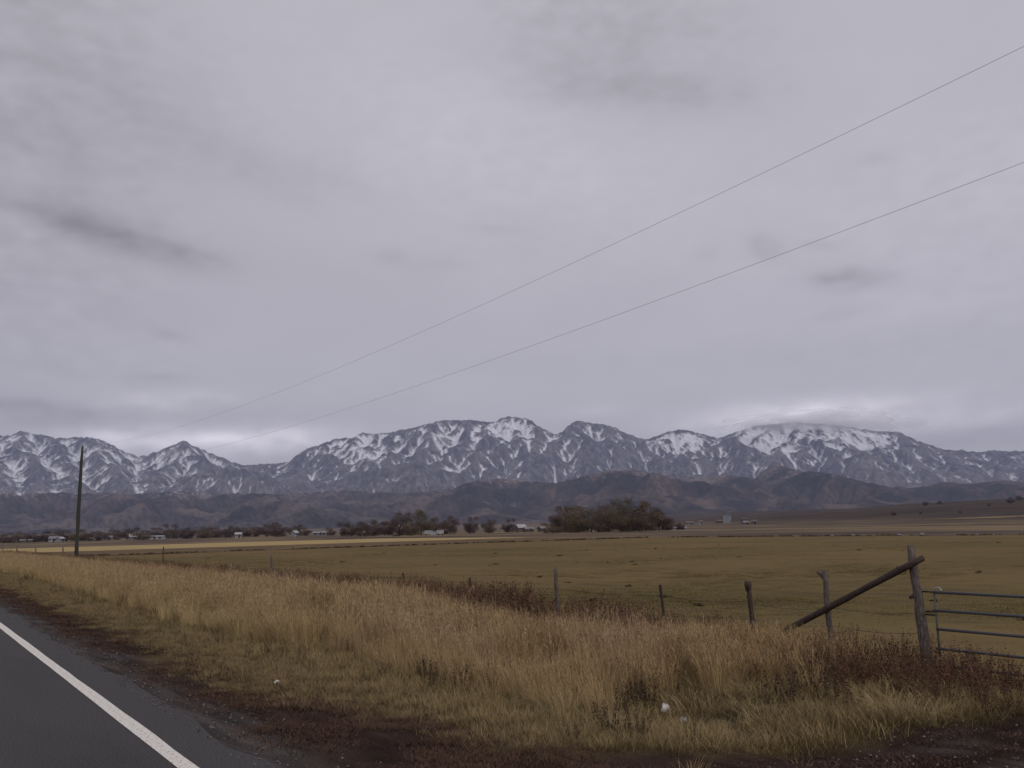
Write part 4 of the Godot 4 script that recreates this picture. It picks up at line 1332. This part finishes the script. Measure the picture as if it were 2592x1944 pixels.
	# thin strips of standing water between the far fields
	var wet := plain(Color(0.25, 0.26, 0.28), 0.08, 0.0, 0.9)
	for q in [[1768, 1340.5, 30, 330.0], [1735, 1340.0, 12, 345.0], [2180, 1336.0, 14, 250.0], [2270, 1336.5, 9, 255.0], [2455, 1335.5, 8, 240.0], [2375, 1335.5, 12, 245.0]]:
		var s := slopes(q[0], q[1])
		var v: float = q[3]
		var at := uv_to_world(s.x * v, v)
		at.y = land(at.x, at.z) + 0.05
		var st := begin(false)
		var half: float = q[2] / FOCAL * v
		var pts := []
		for e in 20:
			var g := TAU * e / 20.0
			pts.append(Vector3(cos(g) * half, 0, sin(g) * 3.2 * (1.0 + 0.25 * sin(g * 3.0 + half))))
		for e in 20:
			for p in [Vector3.ZERO, pts[e], pts[(e + 1) % 20]]: st.add_vertex(p)
		var o := piece("water", done(st), wet, self)
		o.position = at
		o.rotation.y = deg_to_rad(-TURN)
		tag(o, "thin strip of standing water between far fields", "", "", "structure")
	# pale boulders along the far edge of the pasture
	var rng := RandomNumberGenerator.new()
	rng.seed = 9
	var rocks := [[2105, 0.22], [2160, 0.24], [2212, 0.17], [2275, 0.28], [2333, 0.34], [2402, 0.16], [2472, 0.2], [2515, 0.16]]
	for e in rocks.size():
		var d := sight(rocks[e][0], 1352)
		var p := d * (101.2 / d.x)
		var r: float = rocks[e][1]
		var st := begin(false)
		var pts := []
		for j in 5:
			for i in 8:
				var g := TAU * i / 8.0
				var lat := (j / 4.0 - 0.5) * PI
				pts.append(Vector3(cos(g) * cos(lat), sin(lat) * 0.7, sin(g) * cos(lat)) * r * rng.randf_range(0.8, 1.15))
		for j in 4:
			for i in 8:
				var a := j * 8 + i
				var b := j * 8 + (i + 1) % 8
				for q in [a, b, a + 8, b, b + 8, a + 8]: st.add_vertex(pts[q])
		var o := piece("boulder", done(st), plain(Color(0.19, 0.185, 0.185), 0.9), self)
		o.position = Vector3(p.x, -0.2 + r * 0.4, p.z)
		tag(o, "%s pale boulder from the left along the far pasture edge" % ORD[e], "rock", "boulders along the far pasture edge")
	mark("buildings")

# ---------------------------------------------------------------- fence, gate, pole, litter

var wood: StandardMaterial3D
var wood_dark: StandardMaterial3D
var steel: StandardMaterial3D
var rusty: StandardMaterial3D

func grain(c0: Color, c1: Color, seed_: int) -> StandardMaterial3D:
	var m := StandardMaterial3D.new()
	m.albedo_texture = speckle(c0, c1, 0.03, seed_, 512, 5)
	m.uv1_triplanar = true
	m.uv1_scale = Vector3(3.2, 0.45, 3.2)
	m.roughness = 0.95
	m.metallic_specular = 0.15
	var n := NoiseTexture2D.new()
	n.width = 512
	n.height = 512
	n.seamless = true
	n.as_normal_map = true
	n.bump_strength = 6.0
	n.noise = fnl(seed_ + 1, 0.04, 4)
	m.normal_enabled = true
	m.normal_texture = n
	return m

func log_mesh(from: Vector3, to: Vector3, r0: float, r1: float, seed_: int, sides := 12) -> ArrayMesh:
	var rng := RandomNumberGenerator.new()
	rng.seed = seed_
	var st := begin()
	var pts := []
	var radii := []
	var n := 9
	var bend := Vector3(rng.randf_range(-1, 1), 0, rng.randf_range(-1, 1)) * r0 * 0.5
	for k in n:
		var t := float(k) / (n - 1)
		pts.append(from.lerp(to, t) + bend * sin(t * PI) + Vector3(rng.randf_range(-1, 1), 0, rng.randf_range(-1, 1)) * r0 * 0.08)
		radii.append(lerpf(r0, r1, t) * rng.randf_range(0.92, 1.08))
	radii[n - 1] *= 0.9
	tube(st, pts, radii, sides, 0.07, rng)
	return done(st)

func fence() -> void:
	wood = grain(Color(0.075, 0.062, 0.056), Color(0.17, 0.145, 0.13), 91)
	wood_dark = grain(Color(0.050, 0.038, 0.033), Color(0.105, 0.080, 0.068), 93)
	steel = plain(Color(0.105, 0.105, 0.110), 0.6, 0.25, 0.4)
	rusty = plain(Color(0.060, 0.046, 0.040), 0.8, 0.2, 0.3)
	# wooden posts: foot px, top px, top py, radius
	var posts := [
		[1415, 1406, 1435, 0.044, 0.034, "grey wooden fence post standing alone at the middle of the fence"],
		[1908, 1893, 1476, 0.042, 0.036, "short grey wooden post with a flared top, left of the forked post"],
		[692, 686, 1405, 0.048, 0.040, "pale weathered post left of the thin steel posts, half sunk in grass"],
		[158, 159, 1385, 0.06, 0.05, "distant fence post just left of the utility pole"],
		[89, 90, 1386, 0.06, 0.05, "distant fence post midway between the pole and the left edge"],
		[42, 43, 1381, 0.06, 0.05, "distant fence post second from the left edge"],
		[5, 6, 1379, 0.06, 0.05, "distant fence post nearest the left edge"]]
	for k in posts.size():
		var q: Array = posts[k]
		var top := on_fence(q[1], q[2])
		var foot := on_fence(q[0], 1520)
		foot.y = verge_y(foot.x, foot.z) - 0.02
		foot.z = top.z + (foot.z - top.z) * 0.5 if k > 2 else foot.z
		var t := thing("fence_post", q[5], "post", foot, 0.0, "posts of the roadside fence")
		piece("shaft", log_mesh(Vector3(0, -0.1, 0), top - foot, q[3], q[4], 400 + k), wood if k != 1 else wood_dark, t)
		if k == 1:
			var cap := begin()
			tube(cap, [top - foot + Vector3(0, -0.12, 0), top - foot + Vector3(0.0, -0.03, 0), top - foot + Vector3(0, 0.03, 0)], [0.037, 0.058, 0.050], 11, 0.12, RandomNumberGenerator.new())
			piece("split_top", done(cap), wood_dark, t)
		for y in [0.35, 0.62, 0.9]:
			var staple := begin(false)
			slab(staple, (top - foot) * (y / maxf((top - foot).y, 1.0)) + Vector3(-q[3], 0, 0), Vector3(0.02, 0.02, 0.03))
			piece("staple", done(staple), rusty, t)
	# the forked post
	var ft := on_fence(2088, 1443)
	var ff := on_fence(2112, 1600)
	ff.y = verge_y(ff.x, ff.z) - 0.02
	var fp := thing("fence_post", "forked wooden post that the slanting brace rests against", "post", ff, 0.0, "posts of the roadside fence")
	var up := ft - ff
	piece("shaft", log_mesh(Vector3(0, -0.1, 0), up, 0.048, 0.038, 420), wood, fp)
	piece("branch_stub", log_mesh(up * 0.86, up + on_fence(2070, 1447) - ft, 0.034, 0.027, 421), wood, fp)
	# thin steel posts
	var steels := [[1684, 1670, 1480, "thin dark steel post between the lone wooden post and the flared post"], [1195, 1188, 1462, "thin dark steel post first to the left of the lone wooden post"], [1033, 1019, 1450, "thin leaning steel post second to the left of the lone wooden post"], [414, 413, 1384, "distant thin steel post right of the utility pole"]]
	for k in steels.size():
		var q: Array = steels[k]
		var top := on_fence(q[1], q[2])
		var foot := on_fence(q[0], 1530)
		if k == 3: foot = Vector3(top.x, 0, top.z)
		foot.y = verge_y(foot.x, foot.z) - 0.02
		var t := thing("steel_post", q[3], "post", foot, 0.0, "steel posts of the roadside fence")
		var d := top - foot
		var st := begin(false)
		var lean := Basis(Quaternion(Vector3.UP, d.normalized()))
		slab(st, d * 0.47, Vector3(0.012, d.length() * 1.06, 0.042), lean)
		slab(st, d * 0.47 + lean * Vector3(0.022, 0, 0), Vector3(0.032, d.length() * 1.06, 0.010), lean)
		piece("t_bar", done(st), rusty, t)
		st = begin(false)
		for e in 7:
			slab(st, d * (0.25 + 0.1 * e) + lean * Vector3(-0.011, 0, 0), Vector3(0.010, 0.018, 0.020), lean)
		piece("studs", done(st), rusty, t)
	# the gate post and its brace
	var gt := on_fence(2304, 1380)
	var gf := on_fence(2352, 1668)
	gf.y = verge_y(gf.x, gf.z) - 0.03
	var gp := thing("gate_post", "thick leaning wooden gate post crossed by the slanting brace", "post", gf)
	piece("shaft", log_mesh(Vector3(0, -0.12, 0), gt - gf, 0.082, 0.046, 430, 14), wood, gp)
	var knot := begin()
	var kt := (gt - gf) * 0.62 + Vector3(-0.045, 0, -0.03)
	tube(knot, [kt, kt + Vector3(-0.05, -0.02, -0.03)], [0.03, 0.02], 7)
	piece("knot", done(knot), wood_dark, gp)
	var wire_wrap := begin()
	for y in [0.25, 0.80]:
		var ring := []
		for e in 13:
			var g := TAU * e / 12.0
			ring.append((gt - gf) * y + Vector3(cos(g), 0.05 * sin(2.0 * g), sin(g)) * lerpf(0.080, 0.054, y))
		tube(wire_wrap, ring, [0.004, 0.004, 0.004, 0.004, 0.004, 0.004, 0.004, 0.004, 0.004, 0.004, 0.004, 0.004, 0.004], 5)
	piece("wire_wrap", done(wire_wrap), rusty, gp)
	var b0 := on_fence(2346, 1412) + Vector3(-0.098, 0, 0)
	var b1 := on_fence(1978, 1606) + Vector3(-0.092, 0, 0)
	var br := thing("brace_pole", "dark slanting pole laid across the gate post and forked post", "pole", b1)
	piece("log", log_mesh(Vector3.ZERO, b0 - b1, 0.046, 0.043, 440), wood_dark, br)
	var tie := begin()
	for f in [0.10, 0.86]:
		var at: Vector3 = (b0 - b1) * f
		var ring := []
		for e in 11:
			var g := TAU * e / 10.0
			ring.append(at + Vector3(cos(g) * 0.050, sin(g) * 0.056, 0.012 * e - 0.06))
		tube(tie, ring, [0.004, 0.004, 0.004, 0.004, 0.004, 0.004, 0.004, 0.004, 0.004, 0.004, 0.004], 5)
	piece("wire_tie", done(tie), rusty, br)
	# strands of barbed wire from post to post
	var zs := [gf.z + 0.02, ff.z, on_fence(1900, 1530).z, on_fence(1677, 1520).z, on_fence(1411, 1500).z, on_fence(1191, 1500).z, on_fence(1026, 1490).z, on_fence(690, 1430).z, on_fence(413, 1400).z, on_fence(159, 1400).z, on_fence(90, 1400).z, on_fence(43, 1400).z, on_fence(5, 1400).z]
	var hs := [0.28, 0.55, 0.80]
	for k in 3:
		var wt := thing("barbed_wire", ["lowest strand of barbed wire on the roadside fence", "middle strand of barbed wire on the roadside fence", "top strand of barbed wire on the roadside fence"][k], "wire", Vector3(FENCE_X - 0.07, -0.2, 0), 0.0, "strands of the roadside fence")
		var st := begin()
		var pts := []
		var rad := []
		for e in zs.size() - 1:
			for f in 6:
				var t := f / 6.0
				pts.append(Vector3(0, hs[k] - 0.05 * sin(t * PI) + 0.015 * sin(e * 2.3 + k), lerpf(zs[e], zs[e + 1], t)))
				rad.append(0.0024)
		tube(st, pts, rad, 4)
		piece("strand", done(st), rusty, wt)
		st = begin(false)
		for e in 150:
			var z: float = zs[0] - e * 0.16
			slab(st, Vector3(0, hs[k] - 0.02, z), Vector3(0.004, 0.03, 0.004), Basis(Vector3.BACK, e * 1.1))
		piece("barbs", done(st), rusty, wt)

	# the tube gate
	var g0 := on_fence(2364, 1499)
	var base_y := -0.19
	var zh := g0.z
	var gate := thing("field_gate", "grey galvanised tube gate hung beside the thick gate post", "gate", Vector3(FENCE_X, base_y, zh))
	var top_y := g0.y - base_y
	var rails := [top_y, 0.645 - base_y, 0.415 - base_y, 0.175 - base_y, -0.03 - base_y]
	var wide := 3.66
	for k in rails.size():
		var y: float = rails[k]
		var st := begin()
		tube(st, [Vector3(0, y, -0.012 - 0.02 * (k % 2)), Vector3(0, y - 0.006, wide * 0.5), Vector3(0, y, wide + 0.012)], [0.019, 0.019, 0.019], 10)
		piece("rail", done(st), steel, gate)
	for z in [0.0, wide * 0.5, wide]:
		var st := begin()
		tube(st, [Vector3(0.0 if z in [0.0, wide] else 0.03, rails[4] - 0.02, z), Vector3(0.0 if z in [0.0, wide] else 0.03, top_y + (0.0 if z in [0.0, wide] else 0.0), z)], [0.013, 0.013], 9)
		piece("stile", done(st), steel, gate)
	for y in [rails[1] - 0.06, rails[3] - 0.05, top_y + 0.0]:
		var st := begin()
		tube(st, [Vector3(0, y, 0.0), Vector3(0.0, y + 0.005, -0.09), Vector3(0.01, y, -0.17)], [0.010, 0.012, 0.010], 7)
		var hinge := piece("hinge", done(st), rusty, gate)
		st = begin()
		tube(st, [Vector3(0.012, y - 0.05, -0.172), Vector3(0.012, y + 0.05, -0.172)], [0.009, 0.009], 6)
		piece("pin", done(st), steel, hinge)
	var lp := begin()                                # a loop of bright wire over the top corner
	var loop := []
	var lr := []
	for e in 12:
		var g := PI * e / 11.0
		loop.append(Vector3(-0.02, top_y + 0.015 + 0.05 * sin(g), 0.02 + 0.055 * cos(g) + 0.04))
		lr.append(0.006)
	tube(lp, loop, lr, 6)
	piece("wire_loop", done(lp), plain(Color(0.5, 0.5, 0.5), 0.4, 0.6), gate)

	# the utility poles and the two lines
	var line_x := 16.0
	var labels := ["lone tall wooden utility pole at the left", "wooden utility pole standing beyond the right edge"]
	var pz := [-102.6, 13.0]
	for k in 2:
		var y0 := land(line_x, pz[k]) - 0.05
		if k == 1: y0 = -0.25
		var p := thing("utility_pole", labels[k], "pole", Vector3(line_x, y0, pz[k]), 0.0, "poles of the power line")
		var high := 11.35 - y0
		piece("shaft", log_mesh(Vector3(0.0, -0.2, 0.12), Vector3(0, high, 0), 0.20, 0.135, 450 + k, 14), grain(Color(0.045, 0.045, 0.036), Color(0.085, 0.082, 0.066), 95) if k == 0 else wood_dark, p)
		for y in [high, 9.05 - y0]:
			var st := begin()
			var x := 0.0 if y == high else -0.16
			tube(st, [Vector3(x, y - 0.02, 0), Vector3(x, y + 0.05, 0), Vector3(x, y + 0.10, 0), Vector3(x, y + 0.14, 0)], [0.03, 0.05, 0.055, 0.03], 10)
			var ins := piece("insulator", done(st), plain(Color(0.10, 0.09, 0.09), 0.3), p)
			st = begin()
			tube(st, [Vector3(x, y - 0.16, 0), Vector3(x, y - 0.021, 0)], [0.012, 0.012], 6)
			piece("pin", done(st), rusty, ins)
	for k in 2:
		var low: float = [9.05, 7.0][k]
		var end: float = [11.45, 9.15][k]
		var x: float = line_x + [0.0, -0.16][k]
		var z0 := 13.0
		var z1 := -102.6
		var mid := (z0 + z1) / 2.0
		var pts := []
		var rad := []
		for e in 90:
			var z := lerpf(z0, z1, e / 89.0)
			pts.append(Vector3(0, low + (end - low) * pow((z - mid) / (z0 - mid), 2.0), z))
			rad.append(0.0036)
		var w := thing("power_line", ["upper thin dark cable crossing the sky", "lower thin dark cable crossing the sky"][k], "cable", Vector3(x, 0, 0), 0.0, "cables of the power line")
		var st := begin()
		tube(st, pts, rad, 6)
		piece("cable", done(st), plain(Color(0.15, 0.15, 0.16), 0.6), w)
	mark("fence")

func litter() -> void:
	var paper := plain(Color(0.55, 0.52, 0.50), 0.8)
	# a crumpled paper cup on its side
	var at := Vector3(7.32, 0, -7.62)
	at.y = verge_y(at.x, at.z)
	var cup := thing("paper_cup", "crumpled white paper cup lying in the dark ditch grass", "cup", at + Vector3(0, 0.07, 0), 0.6)
	cup.scale = Vector3(0.62, 0.62, 0.62)
	var st := begin()
	var rng := RandomNumberGenerator.new()
	rng.seed = 3
	var rings := []
	for k in 5:
		var ring := []
		for s in 14:
			var q := TAU * s / 14.0
			var r := lerpf(0.045, 0.085, k / 4.0) * (1.0 + 0.16 * sin(q * 3.0 + k) + rng.randf_range(-0.06, 0.06))
			ring.append(Vector3(lerpf(-0.10, 0.12, k / 4.0), cos(q) * r, sin(q) * r * 0.8))
		rings.append(ring)
	for k in 4:
		for s in 14:
			var t := (s + 1) % 14
			for p in [rings[k][s], rings[k + 1][s], rings[k + 1][t], rings[k][s], rings[k + 1][t], rings[k][t]]: st.add_vertex(p)
	for s in 14:
		for p in [Vector3(-0.095, 0, 0), rings[0][s], rings[0][(s + 1) % 14]]: st.add_vertex(p)
	var m := paper.duplicate() as StandardMaterial3D
	m.cull_mode = BaseMaterial3D.CULL_DISABLED
	piece("cup_wall", done(st), m, cup)
	st = begin()
	var lip := []
	var lr := []
	for s in 15:
		lip.append(rings[4][s % 14] * 1.01)
		lr.append(0.004)
	tube(st, lip, lr, 5)
	piece("rim", done(st), paper, cup)
	# scraps of plastic sheet
	var scraps := [[Vector3(7.22, 0, -7.22), 0.07, "flat grey plastic scrap lying right of the paper cup", Color(0.27, 0.26, 0.26)], [Vector3(9.3, 0, -8.35), 0.06, "tiny white scrap caught in the tall grass before the braced posts", Color(0.6, 0.58, 0.56)], [Vector3(4.05, 0, -11.0), 0.05, "tiny pale scrap on the soil between road and grass", Color(0.5, 0.47, 0.46)]]
	for q in scraps:
		var p: Vector3 = q[0]
		p.y = verge_y(p.x, p.z) + (0.03 if q[1] > 0.1 else (0.30 if p.x > 9.0 else 0.03))
		var pos := PackedVector3Array()
		var col := PackedColorArray()
		for j in 7:
			for i in 7:
				var s: float = q[1]
				pos.append(Vector3((i - 3) / 3.0 * s * 0.8, 0.03 * (s / 0.12) * sin(i * 1.7 + j) + rng.randf_range(0.0, 0.025) * s / 0.1, (3 - j) / 3.0 * s * 0.45))
				col.append(Color.WHITE)
		var o := piece("plastic_scrap", grid_mesh(pos, col, 7, 7), plain(q[3], 0.5), self)
		o.position = p
		o.rotation = Vector3(0.0, 0.9, 0.12 if p.x < 9.0 else 1.2)
		tag(o, q[2], "litter", "scraps of litter on the verge")
	mark("litter")

func clouds() -> void:
	# low cloud lying on the high peaks at the right: lens-shaped banks, thinning out towards their edges
	var mat := StandardMaterial3D.new()
	mat.vertex_color_use_as_albedo = true
	mat.transparency = BaseMaterial3D.TRANSPARENCY_ALPHA
	mat.roughness = 1.0
	mat.metallic_specular = 0.0
	mat.cull_mode = BaseMaterial3D.CULL_DISABLED
	mat.backlight_enabled = true
	mat.backlight = Color(0.9, 0.9, 0.9)
	var banks := [[2075, 1082, 1250.0, 230.0, 420.0, 10300.0, 0.58, "pale cap of low cloud lying on the high peaks at right"]]
	var puff := fnl(75, 1.0, 4)
	for q in banks:
		var pos := PackedVector3Array()
		var col := PackedColorArray()
		var nor := PackedVector3Array()
		var idx := PackedInt32Array()
		var nx := 90
		var ny := 34
		for j in ny:
			var lat := (float(j) / (ny - 1) - 0.5) * PI
			for i in nx:
				var lon := TAU * i / (nx - 1)
				var x := cos(lon) * cos(lat)
				var y := sin(lat)
				var z := sin(lon) * cos(lat)
				var n := puff.get_noise_3d(x * 2.2 + q[0], y * 1.4, z * 2.2)
				var r := 1.0 + 0.28 * n
				pos.append(Vector3(x * q[2] * r, y * q[3] * r, z * q[4] * r))
				nor.append(Vector3(x / q[2], y / q[3], z / q[4]).normalized())
				if i < nx - 1 and j < ny - 1:
					var at := j * nx + i
					idx.append_array([at, at + 1, at + nx, at + 1, at + nx + 1, at + nx])
				var edge := sqrt(x * x + y * y) + 0.35 * puff.get_noise_3d(x * 3.0 + 9.0 + q[0], y * 2.0, z)
				col.append(Color(0.97, 0.96, 0.96, q[6] * smoothstep(1.0, 0.3, edge) * smoothstep(-0.42, 0.12, y + 0.12 * n)))
		var arr := []
		arr.resize(Mesh.ARRAY_MAX)
		arr[Mesh.ARRAY_VERTEX] = pos
		arr[Mesh.ARRAY_NORMAL] = nor
		arr[Mesh.ARRAY_COLOR] = col
		arr[Mesh.ARRAY_INDEX] = idx
		var cm := ArrayMesh.new()
		cm.add_surface_from_arrays(Mesh.PRIMITIVE_TRIANGLES, arr)
		var o := piece("cloud", cm, mat, self)
		o.position = far_spot(q[0], q[1], q[5])
		o.rotation.y = deg_to_rad(-TURN)
		tag(o, q[7], "cloud")
	mark("clouds")

func _ready() -> void:
	t_start = Time.get_ticks_msec()
	# camera
	cam_basis = Basis(Vector3.UP, deg_to_rad(-TURN)) * Basis(Vector3.RIGHT, deg_to_rad(9.27)) * Basis(Vector3.BACK, deg_to_rad(-1.3))
	right = Vector3(cos(deg_to_rad(TURN)), 0, sin(deg_to_rad(TURN)))
	ahead = Vector3(sin(deg_to_rad(TURN)), 0, -cos(deg_to_rad(TURN)))
	var cam := Camera3D.new()
	cam.name = "camera"
	add_child(cam)
	cam.transform = Transform3D(cam_basis, Vector3(0, EYE, 0))
	cam.fov = rad_to_deg(2.0 * atan(972.0 / FOCAL))
	cam.near = 0.1
	cam.far = 40000.0
	cam.current = true
	# sky, air and exposure
	var env := Environment.new()
	env.background_mode = Environment.BG_SKY
	var sky := Sky.new()
	var sm := PanoramaSkyMaterial.new()
	sm.panorama = ImageTexture.create_from_image(overcast())
	sky.sky_material = sm
	env.sky = sky
	env.tonemap_mode = Environment.TONE_MAPPER_LINEAR
	env.tonemap_exposure = 1.0
	env.fog_enabled = true
	env.fog_density = 0.000058
	env.fog_light_color = Color(0.79, 0.82, 0.97)
	env.sdfgi_enabled = true
	env.ssao_enabled = true
	env.ssil_enabled = true
	var we := WorldEnvironment.new()
	we.name = "environment"
	we.environment = env
	add_child(we)
	# the sun behind thick cloud, high on the right behind the viewer
	var sun := DirectionalLight3D.new()
	sun.name = "sun"
	add_child(sun)
	sun.light_energy = 0.36
	sun.light_angular_distance = 30.0
	sun.light_color = Color(1.0, 0.97, 0.94)
	sun.shadow_enabled = true
	sun.rotation = Vector3(deg_to_rad(-46.0), deg_to_rad(-TURN + 38.0), 0)

	noise_a = fnl(1, 1.0 / 420.0, 4)
	noise_b = fnl(2, 0.1, 3)
	noise_c = fnl(3, 0.1, 4)
	mountains()
	foothills()
	valley()
	near_ground()
	clouds()
	trees()
	buildings()
	fence()
	grasses()
	litter()
